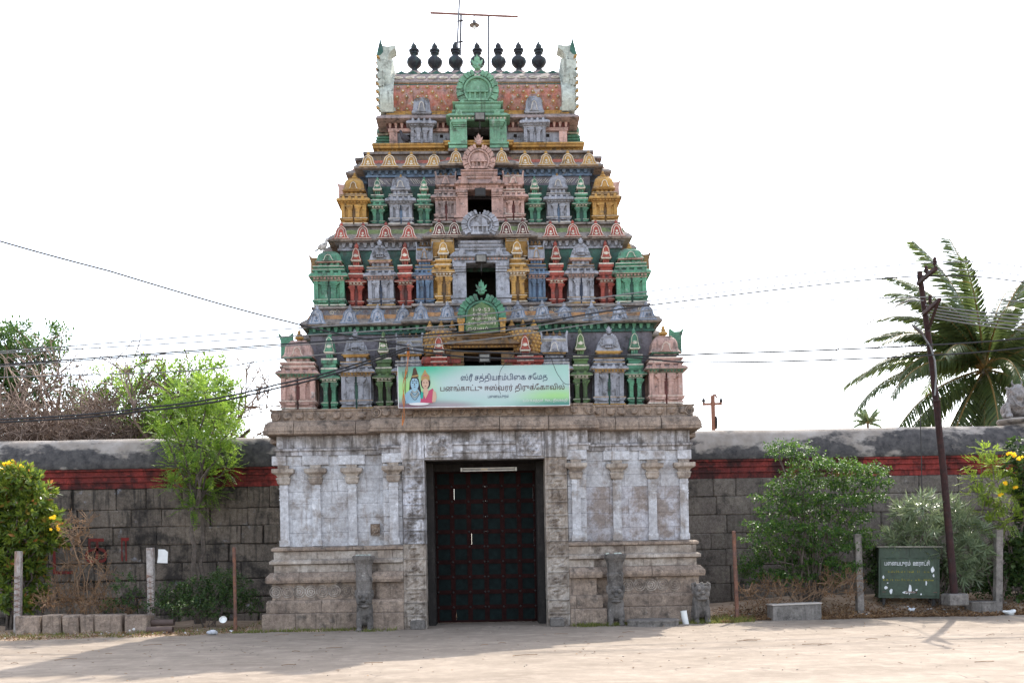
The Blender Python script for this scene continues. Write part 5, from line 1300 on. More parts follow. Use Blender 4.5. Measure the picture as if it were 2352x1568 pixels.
o = pi_.build('white_pipe_stub', plain('white_plastic_pipe', (.68,.68,.66), .4, var=.06), None, .6, a); o.rotation_euler = (0, R(-9), 0); tag(o, 'short white plastic pipe standing by the broken lion pillar', 'pipe')
a, c_ = P(1776, 1418, -.35), P(1890, 1414, -.35); w = c_.x-a.x
tr = MB().box(0, w, 0, .4, -.15, .3, .015); tr = tr.build('concrete_block', K['conc'], None, 0, (a.x, -.35, a.z-.03)); tr.rotation_euler = (0,R(-1.0),R(3))
MB().box(-.012, w+.012, -.012, .41, .3, .335, .008).build('kerb_cap', plain('pale_cement_cap', (.42,.38,.34), .9), tr)
tag(tr, 'long concrete kerb block before the leafy bush', 'kerb block')

# ------------------------------------------------------------------ rubbish bin
K['bin'] = weather('green_bin_paint', (.042,.07,.045), (.033,.055,.037), .2, dcol=(.02,.02,.018), streak=.2, s=3, bump=.08, rough=.5, fine=.1, dust=.03, top=0)
by = .75
f0, f1, ft = P(2018, 1372, by), P(2147, 1377, by), P(2018, 1256, by)
bw_, bh_ = f1.x-f0.x, ft.z-f0.z
bn = thing('rubbish_bin', 'dark green metal rubbish bin with white lettering under the bushes', 'rubbish bin', (f0.x, by, f0.z), None, (0, R(1.2), R(-14)))
bo = MB(); dp = .9
bo.rings([[(x,0,.0),(x,0,bh_),(x,dp,bh_),(x,dp,.45),(x,dp*.55,.0)] for x in (0, bw_)])
bo.build('bin_body', K['bin'], bn)
for x0, x1, z0, z1 in ((.0,bw_*.5-.004,bh_*.79,bh_-.02),(bw_*.5+.004,bw_,bh_*.79,bh_-.02)): MB().box(x0+.01, x1-.01, -.012, .0, z0, z1).build('bin_top_panel', K['bin'], bn)
dr = MB().box(.05, bw_-.07, -.022, -.0, .06, bh_*.77, .004).build('bin_door', K['bin'], bn)
MB().box(-.06, bw_+.05, -.08, dp+.03, bh_, bh_+.025).build('bin_lid', plain('worn_lid_edge', (.2,.19,.16), .5, .4, .4), bn)
for x in (.28, bw_*.7): MB().tube([(x-.09,-.03,bh_*.78),(x+.09,-.03,bh_*.78)], .016, 6).build('hinge', K['bin'], dr)
MB().tube([(bw_*.44,-.02,.12),(bw_*.44,-.06,.15),(bw_*.62,-.06,.15),(bw_*.62,-.02,.12)], .012, 5).build('bin_handle', K['rust'], dr)
for x in (.08, bw_-.14): MB().box(x, x+.08, -.034, -.022, .14, .155).build('latch', K['rust'], dr)
for x in (.1, bw_-.15):
    for yy in (.05, dp*.5): MB().box(x, x+.06, yy, yy+.06, -.18, .02).build('bin_leg', K['iron'], bn)
K['binwhite'] = plain('white_sign_paint', (.66,.68,.7), .6, var=.1); K['binyellow'] = plain('faded_yellow_paint', (.16,.15,.02), .7, var=.4)
t_, _ = text_mb('\u0baa\u0bc8\u0ba9\u0baf\u0baa\u0bc1\u0bb0\u0bae\u0bcd  \u0b8a\u0bb0\u0bbe\u0b9f\u0bcd\u0b9a\u0bbf', bw_*.74, .15, 0, .05); t_.build('painted_lettering', K['binwhite'], dr, loc=(.13, -.026, bh_*.62))
yl_ = MB()
for zz, xa, xb in ((bh_*.5,.14,bw_*.85),(bh_*.34,.1,bw_*.88)):
    x = xa
    while x < xb:
        h_ = rnd.uniform(.02,.06)
        if rnd.random() < .75: yl_.box(x, x+rnd.uniform(.008,.03), -.0255, -.0245, zz, zz+h_)
        x += rnd.uniform(.025,.05)
tag(yl_.build('faded_paint_marks', K['binyellow'], dr), kind='stuff')
pl_ = MB()
for x, z, rx_, rz_ in ((.1,.5,.03,.05),(.17,.25,.05,.05),(.28,.16,.045,.07),(.7,.22,.04,.16),(.62,.14,.1,.035),(.78,.14,.05,.03),(bw_-.16,.68,.04,.08),(bw_-.14,.55,.025,.05),(.85,.2,.03,.03),(bw_-.3,.36,.02,.07),(.95,.1,.025,.025),(.2,.36,.02,.02)):
    n_ = 9; pl_.prism([(x+rx_*rnd.uniform(.5,1.1)*math.cos(2*math.pi*i/n_), z+rz_*rnd.uniform(.5,1.1)*math.sin(2*math.pi*i/n_)) for i in range(n_)], -.026-rnd.uniform(0,.002), -.022)
tag(pl_.build('torn_poster_scraps', K['binwhite'], dr), kind='stuff')

# ------------------------------------------------------------------ leaning utility pole and the distant pole
K['polerust'] = weather('rust_brown_steel', (.05,.02,.018), (.032,.016,.016), .3, streak=.3, s=5, bump=.15, dust=0, top=0)
PY = .05
a, t_ = P(2193, 1368, PY), P(2112, 640, PY); 
up = thing('utility_pole', 'leaning rust brown power pole with cross arms and a street lamp', 'power pole', a)
def pl(px, py, y=PY): return P(px, py, y)-a
ps = [pl(2193,1372), pl(2168,1090), pl(2140,830), pl(2112,625)]
MB().tube(ps, lambda t: .085-.025*t, 10).build('pole_shaft', K['polerust'], up, 1)
def armpt(px, py, y): return P(px, py, y)-a
for (x0,y0,x1,y1) in ((2108,652,2150,616), (2122,720,2158,688)):
    MB().tube([armpt(x0,y0,PY-.0), armpt(x1,y1,PY-1.1)], .055, 4).build('cross_arm', K['polerust'], up)
MB().tube([armpt(2156,690,PY-1.08), armpt(2133,755,PY-.05)], .035, 5).build('arm_brace', K['polerust'], up)
for (x,y,yy) in ((2111,640,PY),(2127,622,PY-.5),(2147,603,PY-1.08),(2136,690,PY-.45)):
    q = armpt(x,y,yy); ins = MB(); ins.lathe(q.x, q.y, [(.015,q.z-.12),(.02,q.z-.05),(.055,q.z-.04),(.03,q.z),(.055,q.z+.02),(.03,q.z+.06),(.045,q.z+.08),(.02,q.z+.12)], 8); ins.build('insulator', K['polerust'], up, 1)
MB().tube([armpt(2147,908,PY-.1), armpt(2150,865,PY-.12), armpt(2147,828,PY-.14), armpt(2137,797,PY-.15), armpt(2118,767,PY-.16)], .02, 6).build('lamp_arm', K['galv'], up)
hd_ = MB(); q = armpt(2108,757,PY-.16); hd_.ell(q, (.2,.07,.035), 10, 6, Matrix.Rotation(R(42), 3, 'Y')); hd_.build('street_lamp_head', K['galv'], up, 3)
MB().tube([armpt(2143,920,PY-.1), armpt(2160,920,PY-.1)], .02, 5).build('side_bracket', K['polerust'], up); MB().tube([armpt(2158,920,PY-.1), armpt(2162,1000,PY-.15)], .018, 5).build('hanging_bar', K['polerust'], up)
fb = MB().box(-.24, .24, -.2, .2, -.22, .06, .03); fb.build('pole_footing', K['conc'], up)
hw = P(2118, 1190, .6); lw_t = P(2117, 930, .6)
cb = MB().tube([(0,0,0),(.01,0,(lw_t-hw).z*.5),(0,0,(lw_t-hw).z)], .012, 5); o = cb.build('hanging_cable', K['iron'], None, 1, hw); tag(o, 'black cable hanging vertically left of the leaning pole', 'cable')
DY = 26
a = P(1641, 990, DY); dp_ = thing('utility_pole', 'small distant power pole beyond the right wall', 'power pole', (a.x, DY, 0))
def dl(px, py): q = P(px, py, DY); return Vector((q.x-a.x, 0, q.z))
K['brownpole'] = plain('brown_pole_paint', (.18,.08,.05), .7)
MB().tube([Vector((0,0,0)), dl(1637,908)], .11, 6).build('pole_shaft', K['brownpole'], dp_)
MB().tube([dl(1637,910), dl(1640,906), dl(1644,907), dl(1646,914)], .05, 5).build('lamp_hook', K['brownpole'], dp_)
MB().tube([dl(1614,928), dl(1658,927)], .09, 4).build('cross_arm', K['brownpole'], dp_)
for x in (1616, 1637, 1656): q = dl(x, 921); MB().lathe(q.x, q.y, [(.03,q.z-.12),(.1,q.z),(.05,q.z+.14)], 8).build('insulator', K['iron'], dp_)
q = dl(1645, 970); MB().ell(q, (.08,.15,.35), 8, 6).build('transformer_can', K['iron'], dp_, 3)

# ------------------------------------------------------------------ overhead wires
K['wire'] = plain('dark_wire', (.02,.02,.022), .6)
K['wirel'] = plain('pale_wire', (.16,.16,.16), .5)
def wire(label, pts, r, mt='wire', sag=.0, grp='overhead wires'):
    ws = [P(*p) for p in pts]; out = []
    for i, (a, c_) in enumerate(zip(ws, ws[1:])):
        n_ = 14; p0 = ws[i-1] if i else a*2-c_; p3 = ws[i+2] if i+2 < len(ws) else c_*2-a
        for k in range(n_+(i == len(ws)-2)):
            t = k/n_; q = .5*((2*a)+(c_-p0)*t+(2*p0-5*a+4*c_-p3)*t*t+(3*a-p0-3*c_+p3)*t**3)
            out.append(q+Vector((0,0,-sag*4*t*(1-t))))
    o = out[0]; tag(MB().tube([p-o for p in out], r*.8+(.012 if mt == 'wire' else .009), 5).build('power_line', K[mt], None, 1, o), label, 'wire', grp)
YW = -.95
wire('highest power line from the top of the leaning pole across the tower', [(-60,812,YW),(640,757,YW),(1105,722,YW),(1500,668,YW),(2146,603,PY-1.08),(2420,622,PY-1.1)], .006, 'wirel')
wire('second power line below the highest across the tower', [(-60,815,YW),(640,774,YW),(1105,741,YW),(1500,690,YW),(2128,622,PY-.5),(2420,640,PY-.5)], .006, 'wirel')
wire('third power line across the tower between pole and left edge', [(-60,842,YW),(640,791,YW),(1105,758,YW),(1500,700,YW),(2112,634,PY),(2420,655,PY)], .006, 'wire')
wire('fourth power line close beneath the third', [(-60,846,YW),(640,795,YW),(1105,765,YW),(1500,712,YW),(2136,682,PY-.45),(2420,700,PY-.4)], .0055, 'wirel')
wire('thin grey line sloping from the upper left edge down to the orange streamer', [(-60,536,-1.2),(250,622,-1.1),(660,738,-1.0),(937,795,-.88)], .0075, 'wire', .02)
wire('black cable from the lower left edge up to the orange streamer', [(-60,966,-1.0),(330,936,-1.0),(640,882,-.95),(937,798,-.88)], .01, 'wire', .03)
wire('lower of the twin black cables on the left', [(-60,972,-1.0),(330,943,-1.0),(640,890,-.95),(937,803,-.88)], .01, 'wire', .03)
wire('black cable from the orange streamer across the top of the banner to the right', [(937,795,-.88),(1105,808,-.88),(1434,816,-.88),(1640,812,-.88),(2138,792,-.1),(2420,770,-.3)], .009, 'wire', .01)
wire('second cable drooping over the top of the banner to the right', [(937,803,-.88),(1125,822,-.88),(1434,820,-.88),(1640,832,-.88),(2147,815,-.1),(2420,790,-.3)], .008, 'wire', .01)
wire('faint thin line crossing low over the trees on the left', [(-60,868,YW),(420,852,YW),(660,822,YW),(1105,780,YW),(1500,728,YW),(2122,690,PY-.2)], .004, 'wirel')
for k in range(5): wire(['thin drop wire from the leaning pole through the palm, highest of five','thin drop wire from the leaning pole through the palm, second of five','thin drop wire from the leaning pole through the palm, middle of five','thin drop wire from the leaning pole through the palm, fourth of five','thin drop wire from the leaning pole through the palm, lowest of five'][k], [(2126+2*k,700+7*k,-.2),(2420,728+9*k,-.5)], .008, 'wirel', .04, 'drop wires at the pole')
wire('slack wire drooping from the distant pole towards the leaning pole', [(1706,936,12),(1790,962,12),(1850,945,12),(1925,800,8),(2070,697,4),(2120,690,1)], .012, 'wirel', .0)
wire('thin loop of wire hanging over the right end of the banner', [(1265,820,-.88),(1285,865,-.88),(1310,882,-.88),(1360,865,-.88)], -.007, 'wire', .02)
wire('thin wire curling down over the middle of the banner', [(1180,812,-.88),(1150,850,-.88),(1146,890,-.88),(1150,905,-.88)], -.008, 'wire', .0)
# ------------------------------------------------------------------ vegetation
K['bark'] = weather('grey_brown_bark', (.13,.1,.08), (.085,.065,.05), .35, streak=.3, s=8)
K['twig'] = plain('dry_grey_twig', (.2,.145,.115), .9, var=.3)
K['drytwig'] = plain('dry_brown_twig', (.2,.125,.075), .9, var=.3)
def rv(r): 
    v = Vector((r.gauss(0,1), r.gauss(0,1), r.gauss(0,1))); return v.normalized()
def sprig(mb, r, p, d, L, n_, ll, lw, mode):
    d = d.normalized()
    if mode == 'pin':
        sd = d.cross(Vector((0,0,1)))
        if sd.length < .1: sd = Vector((1,0,0))
        sd.normalize(); upv = sd.cross(d)
        for i in range(n_):
            t = (i+.6)/n_; q = p+d*L*t-Vector((0,0,L*.22*t*t))
            for s_ in (-1, 1):
                k = 1-.45*abs(t-.4); mb.leaf(q, sd*s_+d*.45-Vector((0,0,.25))+rv(r)*.12, upv+rv(r)*.25, ll*k, lw*k)
        mb.leaf(p+d*L-Vector((0,0,L*.2)), d, upv, ll, lw)
    elif mode == 'whorl':
        for i in range(n_):
            a = 2.4*i+r.random(); o = d.orthogonal().normalized(); w = d.cross(o)
            t = i/n_; q = p+d*L*t; spread = 1.15-.75*t
            mb.leaf(q, d*(.55+.5*t)+(o*math.cos(a)+w*math.sin(a))*spread, d+rv(r)*.2, ll*r.uniform(.75,1.1), lw)
    else:
        o = d.orthogonal().normalized(); w = d.cross(o)
        for i in range(n_):
            a = 2.4*i+r.random()*.8; t = (i+.5)/n_; q = p+d*L*t
            dd = d*.55+(o*math.cos(a)+w*math.sin(a))*.9+Vector((0,0,-.15))
            mb.leaf(q, dd+rv(r)*.25, Vector((0,0,1))+rv(r)*.55, ll*r.uniform(.7,1.15), lw*r.uniform(.8,1.1))
def clump_leaves(mb, r, c, rad, count, sp, outward=.8, flat=0.0, tw=None):
    for _ in range(count):
        v = rv(r); k = r.random()**.45
        p = Vector((c.x+v.x*rad[0]*k, c.y+v.y*rad[1]*k, c.z+v.z*rad[2]*k))
        d = v*outward+rv(r)*.5+Vector((0,0,.25)); d.z *= (1-flat)
        sprig(mb, r, p, d, *sp)
        if tw is not None: tw.tube([p-d.normalized()*sp[0]*1.2, p, p+d.normalized()*sp[0]*.8], .006, 3)
def limb(mb, r, a, b_, r0_, r1_, wob=.12, n_=7):
    L = (b_-a).length; ps = []
    for i in range(n_+1):
        t = i/n_; ps.append(a.lerp(b_, t)+rv(r)*wob*L*math.sin(math.pi*t)*.5+Vector((0,0,.1*L*math.sin(math.pi*t))))
    mb.tube(ps, lambda t: r0_+(r1_-r0_)*t, 5); return ps
def pxclumps(lst, y, dy, r):
    """(px, py, half width px, half height px) to clump centres and radii in metres at depth y"""
    out = []
    for a in lst:
        yy = y+r.uniform(-dy, dy); c = P(a[0], a[1], yy); k = (yy+22)/FPX
        out.append((c, (a[2]*k, min(a[2]*k, 1.2), a[3]*k)))
    return out
def tree(name, label, cat, seed, base, fork, clumps, dens, sp, lm, group=None, bark='bark', rad=.09, outward=.8, flat=0., extra_twigs=False, multi=1):
    r = random.Random(seed); root = thing(name, label, cat, base, group)
    tr = MB(); lf = MB(); base = Vector(base)
    for k in range(multi):
        off = Vector((r.uniform(-.12,.12), r.uniform(-.1,.1), 0))*(multi > 1)
        ps = limb(tr, r, Vector((0,0,-.1))+off, fork-base+off*2.5, rad, rad*.6, .06)
    tk = tr.build('trunk', K[bark], root, 1)
    tw = MB() if extra_twigs else None; lb = MB()
    for c, ra in clumps:
        limb(lb, r, (fork-base)+rv(r)*.05, c-base, rad*.45, .012, .12)
        for _ in range(4): limb(lb, r, (c-base)+rv(r)*.05, (c-base)+Vector((r.gauss(0,.5)*ra[0], r.gauss(0,.5)*ra[1], r.gauss(0,.5)*ra[2])), .012, .005, .1, 4)
        vol = ra[0]*ra[2]
        clump_leaves(lf, r, c-base, ra, max(8, int(dens*5.5*vol)), sp, outward, flat, tw)
    lb.build('branches', K[bark], root, 1)
    if tw: tw.build('twigs', K['drytwig'], root)
    cr = lf.build('crown', lm, root)
    return root
LM_far = leafmat('sunlit_tree_leaf', (.09,.18,.03), (.19,.3,.05), .5, .5, .3)
LM_dark = leafmat('dark_tree_leaf', (.03,.075,.02), (.07,.13,.03), .45, .45, .4)
LM_feather = leafmat('feathery_leaf', (.08,.17,.025), (.19,.3,.045), .5, .5, .3)
LM_glossy = leafmat('glossy_shrub_leaf', (.05,.1,.02), (.17,.23,.03), .4, .32, .5, (.3,.12,.04))
LM_bush = leafmat('round_bush_leaf', (.02,.065,.015), (.08,.155,.025), .38, .48, .35)
LM_olean = leafmat('oleander_leaf', (.1,.14,.07), (.2,.25,.14), .3, .28, .6)
LM_neem = leafmat('neem_leaf', (.09,.16,.02), (.2,.28,.035), .5, .45, .35)
LM_low = leafmat('undergrowth_leaf', (.02,.05,.015), (.06,.1,.025), .35, .5, .3)
LM_dry = leafmat('dry_leaf', (.13,.075,.035), (.26,.16,.08), .3, .8, .15)
r = random.Random(77)
# behind the left wall
rs = random.Random(5)
def scatter(n_, x0, x1, y0, y1, w, h):
    return [(rs.uniform(x0,x1), rs.uniform(y0,y1), rs.uniform(*w), rs.uniform(*h)) for _ in range(n_)]
b0 = P(20, 1400, 9); b0.z = 0
tree('leafy_tree', 'sparse dark leafed tree at the far left edge behind the wall', 'tree', 21, b0, P(25, 960, 9),
     pxclumps([(10,780,32,30),(45,765,26,22),(22,830,30,28),(60,815,28,26),(95,800,26,20),(118,815,20,20),(100,845,26,18),(15,890,34,34),(55,880,22,22),(135,770,16,10),(-25,850,50,70),(75,930,22,18),(12,960,30,30),(130,765,14,16),(100,880,16,14),(-10,790,30,40),(152,885,18,18),(165,925,20,16)], 9, .8, r), 60, (.3,9,.17,.075,'alt'), LM_dark, rad=.13)
b0 = P(430, 1400, 6.5); b0.z = 0
tree('green_tree', 'bright green bushy tree rising behind the left wall', 'tree', 22, b0, P(425, 985, 6.5),
     pxclumps([(330,845,30,24),(375,862,34,24),(440,850,36,24),(490,850,34,26),(355,900,40,30),(420,905,48,34),(500,905,46,34),(330,955,40,30),(400,965,50,34),(470,965,46,34),(515,950,34,34),(305,900,24,24),(528,905,20,24),(360,1000,40,24),(540,990,16,20)], 6.5, .7, r), 52, (.28,9,.16,.075,'alt'), LM_far, rad=.14)
b0 = P(250, 1400, 10); b0.z = 0
tree('green_tree', 'green tree seen through bare branches behind the left wall', 'tree', 23, b0, P(240, 1000, 10),
     pxclumps([(245,880,36,34),(270,930,44,34),(215,930,40,30),(180,965,44,24),(290,880,24,26),(240,985,50,26),(310,980,30,24)], 10, .7, r), 28, (.28,9,.17,.08,'alt'), LM_far, rad=.14)
def bare(name, label, seed, base, height, spread, levels=6, th=.13, tmin=.011):
    rr_ = random.Random(seed); root = thing(name, label, 'bare tree', base); tr = MB(); tw = MB()
    def grow(p, d, L, rad, lv):
        n_ = 4; ps = [p]; q = p
        for i in range(n_):
            d = (d+rv(rr_)*.22+Vector((0,0,.03))).normalized()
            if base.y+q.y+d.y*L/n_ < 4.7: d.y = abs(d.y)
            q = q+d*L/n_; ps.append(q)
        (tr if lv < 3 else tw).tube(ps, lambda t: rad*(1-.35*t), 5 if lv < 3 else 3)
        if lv >= levels: return
        kids = 3 if lv < 5 else 2
        for k in range(kids+(rr_.random() < .4)):
            t = rr_.uniform(.35, 1); s_ = ps[min(n_, int(t*n_+.5))]
            nd = (d*.6+rv(rr_)*spread); nd.z = nd.z*.8+.12
            grow(s_, nd.normalized(), L*rr_.uniform(.6,.85), max(rad*.62, tmin), lv+1)
    for k in range(3): grow(Vector((rr_.uniform(-.4,.4),rr_.uniform(-.3,.3),0)), Vector((rr_.uniform(-.55,.55),rr_.uniform(-.2,.2),1)).normalized(), height*.4, th, 0)
    tr.build('trunk', K['bark'], root, 1); tw.build('twigs', K['twig'], root)
b0 = P(190, 1270, 7.5); b0.z = 0
bare('bare_tree', 'leafless grey tree with tangled twigs behind the left wall', 31, b0, 10.5, .75, 6, .17, .02)
b0 = P(285, 1270, 6.8); b0.z = 1.2
bare('bare_tree', 'low tangle of bare branches just above the left wall beside the green tree', 34, b0, 6.0, .95, 7, .1)
b0 = P(90, 1270, 6.8); b0.z = 1.2
bare('bare_tree', 'low bare shrub of tangled twigs above the wall at the left', 36, b0, 6.0, 1.0, 7, .1)
# slender tree before the left wall
b0 = P(456, 1310, 1.9); b0.z = gz(b0.x, 1.9)
tree('slender_tree', 'slender feathery tree growing against the left wall', 'tree', 24, b0, P(452, 1165, 1.9),
     pxclumps([(420,905,44,30),(470,900,50,30),(380,960,34,24),(430,960,50,30),(495,960,44,30),(520,1000,28,24),(410,1015,40,26),(465,1025,44,28),(505,1045,30,22),(420,1070,40,22),(460,1090,40,22),(440,1130,36,20),(475,1130,28,18),(400,1110,26,16),(445,1165,30,14),(520,1075,24,14),(372,1000,22,18)], 1.9, .45, r), 105, (.34,8,.085,.036,'pin'), LM_feather, rad=.075, multi=2)
# left shrubs
def shrub(name, label, seed, px, py, y, clumps, dens, sp, lm, group=None, bark='bark', rad=.03, flat=0., dy=.35, outward=.8, stems=5, ex=False):
    r2 = random.Random(seed); q = P(px, py, y); z = gz(q.x, y); base = Vector((q.x, y, z)); root = thing(name, label, 'shrub', base, group)
    st = MB(); lf = MB(); tw = MB() if ex else None
    cl = pxclumps(clumps, y, dy, r2)
    for c, ra in cl:
        limb(st, r2, Vector((r2.uniform(-.15,.15),r2.uniform(-.1,.1),-.05)), c-base, rad, .008, .14, 8)
        clump_leaves(lf, r2, c-base, ra, max(6, int(dens*6*ra[0]*ra[2])), sp, outward, flat, tw)
    st.build('stems', K[bark], root, 1); lf.build('foliage', lm, root)
    if ex: tw.build('twigs', K['drytwig'], root)
    return root, cl, base
sh1, cl1, bs1 = shrub('flowering_shrub', 'dense glossy leaved shrub with yellow flowers at the left edge', 41, 30, 1400, .95,
     [(15,1100,36,34),(50,1110,36,30),(85,1140,34,28),(20,1160,44,34),(70,1185,42,30),(110,1195,30,26),(20,1225,46,30),(75,1240,44,28),(118,1235,24,24),(15,1290,46,36),(60,1300,40,34),(20,1360,46,36),(65,1365,36,30),(-25,1180,40,120)], 85, (.15,8,.19,.07,'whorl'), LM_glossy, dy=.3)
def flowers(root, pts, base, mat_, s_=.05):
    f_ = MB(); r2 = random.Random(3)
    for p in pts:
        for k in range(5):
            q = p-base+Vector((r2.gauss(0,s_), r2.gauss(0,s_), r2.gauss(0,s_*.6)))
            for j in range(5): f_.leaf(q, Vector((math.cos(j*1.257), -.4, math.sin(j*1.257))), Vector((0,-1,0)), .045, .035)
    tag(f_.build('flowers', mat_, root), kind='stuff')
LM_yel = leafmat('yellow_petal', (.75,.5,.02), (.85,.62,.04), .4, .6, .2)
flowers(sh1, [P(x, y, .65) for x, y in ((8,1064,),(30,1060),(48,1072),(14,1075),(122,1190),(135,1215))], bs1, LM_yel)
shrub('dry_shrub', 'brown leafless thorny shrub before the wall at the left', 42, 185, 1400, .8,
     [(175,1230,30,30),(200,1200,24,24),(150,1210,24,24),(215,1280,30,24),(160,1290,34,30),(130,1340,30,26),(200,1350,40,26),(240,1320,30,24),(170,1190,18,14)], 55, (.16,4,.05,.022,'alt'), LM_dry, ex=True, bark='drytwig', rad=.016)
shrub('low_bush', 'dry yellowish weeds behind the kerb stones', 43, 150, 1405, .4,
     [(110,1380,34,24),(160,1375,34,28),(210,1385,34,22),(260,1385,30,20),(300,1395,24,14),(235,1360,22,20)], 130, (.12,6,.05,.022,'alt'), LM_dry, ex=True, bark='drytwig', rad=.01)
shrub('low_bush', 'low dark green bush against the wall left of the tower', 44, 480, 1400, .5,
     [(400,1370,40,30),(450,1360,42,30),(500,1350,40,32),(545,1360,36,34),(575,1385,24,22),(425,1395,50,20),(500,1395,50,20),(520,1325,24,16)], 170, (.13,6,.075,.045,'alt'), LM_low, rad=.012)
shrub('low_bush', 'small leafy weed below the dry shrub on the left', 45, 300, 1390, .3,
     [(285,1340,24,24),(310,1375,24,20),(265,1390,24,16),(350,1390,24,16)], 120, (.12,5,.07,.05,'alt'), LM_low, rad=.01)
# right side
shrub('layered_bush', 'large green bush with layered branches right of the tower', 51, 1860, 1390, .55,
     [(1790,1025,28,8),(1835,1035,34,12),(1790,1045,24,7),(1860,1062,40,12),(1910,1068,44,14),(1960,1075,44,14),(2000,1085,36,14),(1830,1092,44,12),(1880,1108,54,14),(1950,1112,56,14),(1800,1118,40,10),(1780,1142,46,10),(1850,1146,60,14),(1930,1150,60,14),(2000,1140,34,14),(1790,1172,54,11),(1870,1182,64,14),(1950,1190,56,14),(1760,1200,46,9),(1800,1215,60,12),(1880,1220,64,14),(1950,1228,56,12),(1750,1236,40,9),(1820,1250,60,12),(1900,1258,60,12),(1965,1250,34,12),(1790,1278,54,12),(1870,1290,60,14),(1930,1300,40,14),(1750,1262,30,8),(1820,1320,50,16),(1890,1330,44,14),(2020,1110,24,14),(1720,1290,18,22),(1735,1320,20,18)], 200, (.2,8,.075,.048,'alt'), LM_bush, flat=.75, rad=.022, dy=.4)
shrub('oleander_bush', 'grey green oleander bush with long narrow leaves behind the bin', 52, 2150, 1370, .75,
     [(2080,1180,30,24),(2120,1165,34,24),(2165,1170,34,26),(2200,1190,34,26),(2075,1225,36,24),(2125,1215,40,26),(2180,1225,40,28),(2230,1225,30,26),(2075,1265,30,20),(2170,1275,40,24),(2220,1270,36,24),(2200,1310,34,22),(2060,1240,20,20),(2250,1260,20,24),(2235,1310,24,20)], 48, (.14,12,.28,.034,'whorl'), LM_olean, rad=.016, dy=.3)
sh2, cl2, bs2 = shrub('neem_sapling', 'yellow green sapling with feathered leaves right of the leaning pole', 53, 2290, 1370, .7,
     [(2270,1035,20,18),(2255,1065,26,18),(2290,1070,26,18),(2245,1100,24,16),(2290,1105,34,20),(2255,1135,28,18),(2300,1140,36,22),(2270,1170,30,18),(2325,1150,28,26),(2320,1190,28,22),(2280,1205,30,18),(2340,1120,20,24)], 75, (.26,9,.085,.03,'pin'), LM_neem, rad=.02, dy=.25)
flowers(sh2, [P(x, y, .45) for x, y in ((2330,1118),(2310,1108),(2295,1135))], bs2, LM_yel, .03)
sh3, cl3, bs3 = shrub('leafy_vine', 'dark leafy vine with yellow flowers at the right edge', 54, 2345, 1370, .8,
     [(2340,1035,22,22),(2352,1070,24,24),(2325,1075,12,14),(2365,1110,30,50),(2365,1200,36,60),(2350,1270,34,44),(2320,1280,28,40),(2300,1330,30,34),(2345,1340,34,34),(2380,1300,30,80)], 110, (.14,5,.13,.1,'alt'), LM_low, rad=.014, dy=.3)
flowers(sh3, [P(x, y, .4) for x, y in ((2315,1040),(2330,1043),(2338,1052))], bs3, LM_yel, .04)
shrub('low_bush', 'dry brown weeds under the layered bush on the right', 55, 1780, 1385, .1,
     [(1720,1355,26,18),(1760,1345,34,22),(1800,1355,34,20),(1740,1375,36,16),(1840,1350,30,20),(1910,1330,34,34),(1950,1330,26,30),(1880,1360,34,16),(1960,1360,20,16)], 75, (.15,5,.055,.026,'alt'), LM_dry, ex=True, bark='drytwig', rad=.009)
shrub('low_bush', 'dark undergrowth between the bin and the leaning pole', 56, 2170, 1375, .9,
     [(2170,1330,20,30),(2165,1360,18,16),(2230,1340,30,20),(2260,1345,30,20),(2020,1320,24,50),(2000,1290,24,40),(2260,1310,34,30),(2170,1300,20,20)], 130, (.13,6,.09,.05,'alt'), LM_low, rad=.01)
# coconut palm
LM_palm = leafmat('palm_leaflet', (.035,.06,.02), (.085,.12,.035), .35, .4, .45, (.17,.1,.035))
K['rachis'] = plain('palm_rachis', (.2,.13,.04), .6, var=.2)
K['palmbark'] = weather('palm_bark', (.15,.12,.1), (.1,.08,.065), .3, streak=.1, s=6)
def frond_mesh(r2, L, droop, ll, pairs, w=.05):
    ra = MB(); lf = MB(); ps = []; p = Vector((0,0,0)); ang = 0
    n_ = 16
    for i in range(n_+1):
        ps.append(p.copy()); t = i/n_
        ang = -droop*t**1.35; p = p+Vector((math.cos(ang), 0, math.sin(ang)))*L/n_
    ra.tube(ps, lambda t: .035*(1-t)+.006, 5)
    for k in range(pairs):
        t = .1+.88*k/pairs; f = t*n_; i = min(int(f), n_-1); q = ps[i].lerp(ps[i+1], f-i); d = (ps[i+1]-ps[i]).normalized()
        lk = ll*(.35+1.0*math.sin(math.pi*min(1, t*.78+.16))**.8)*r2.uniform(.85,1.1)*.8
        for s_ in (-1, 1):
            sd = Vector((0, s_, 0)); o = sd*.8+d*.62+Vector((0,0,.12-.1*t))+rv(r2)*.1
            a = q; dd = o.normalized(); wv_ = d*w*.5; idx = lf.pts([a-wv_*.4, a+wv_*.4])
            for j in range(3):
                dd = (dd+Vector((0,0,-.5-.15*r2.random()))).normalized(); a = a+dd*lk/3; ww = wv_*(1-.42*(j+1)+.3*(j == 0))
                if j == 2: k2 = lf.pts([a]); lf.face(idx, idx+1, k2)
                else: k2 = lf.pts([a-ww, a+ww]); lf.face(idx, idx+1, k2+1, k2); idx = k2
    return ra.mesh('frond', K['rachis'], 1), lf.mesh('leaflets', LM_palm)
LM_palm2 = leafmat('hazy_far_palm_leaflet', (.1,.15,.08), (.17,.23,.12), .4, .5, .3)  # haze of distance put into the leaf colour as a paler green
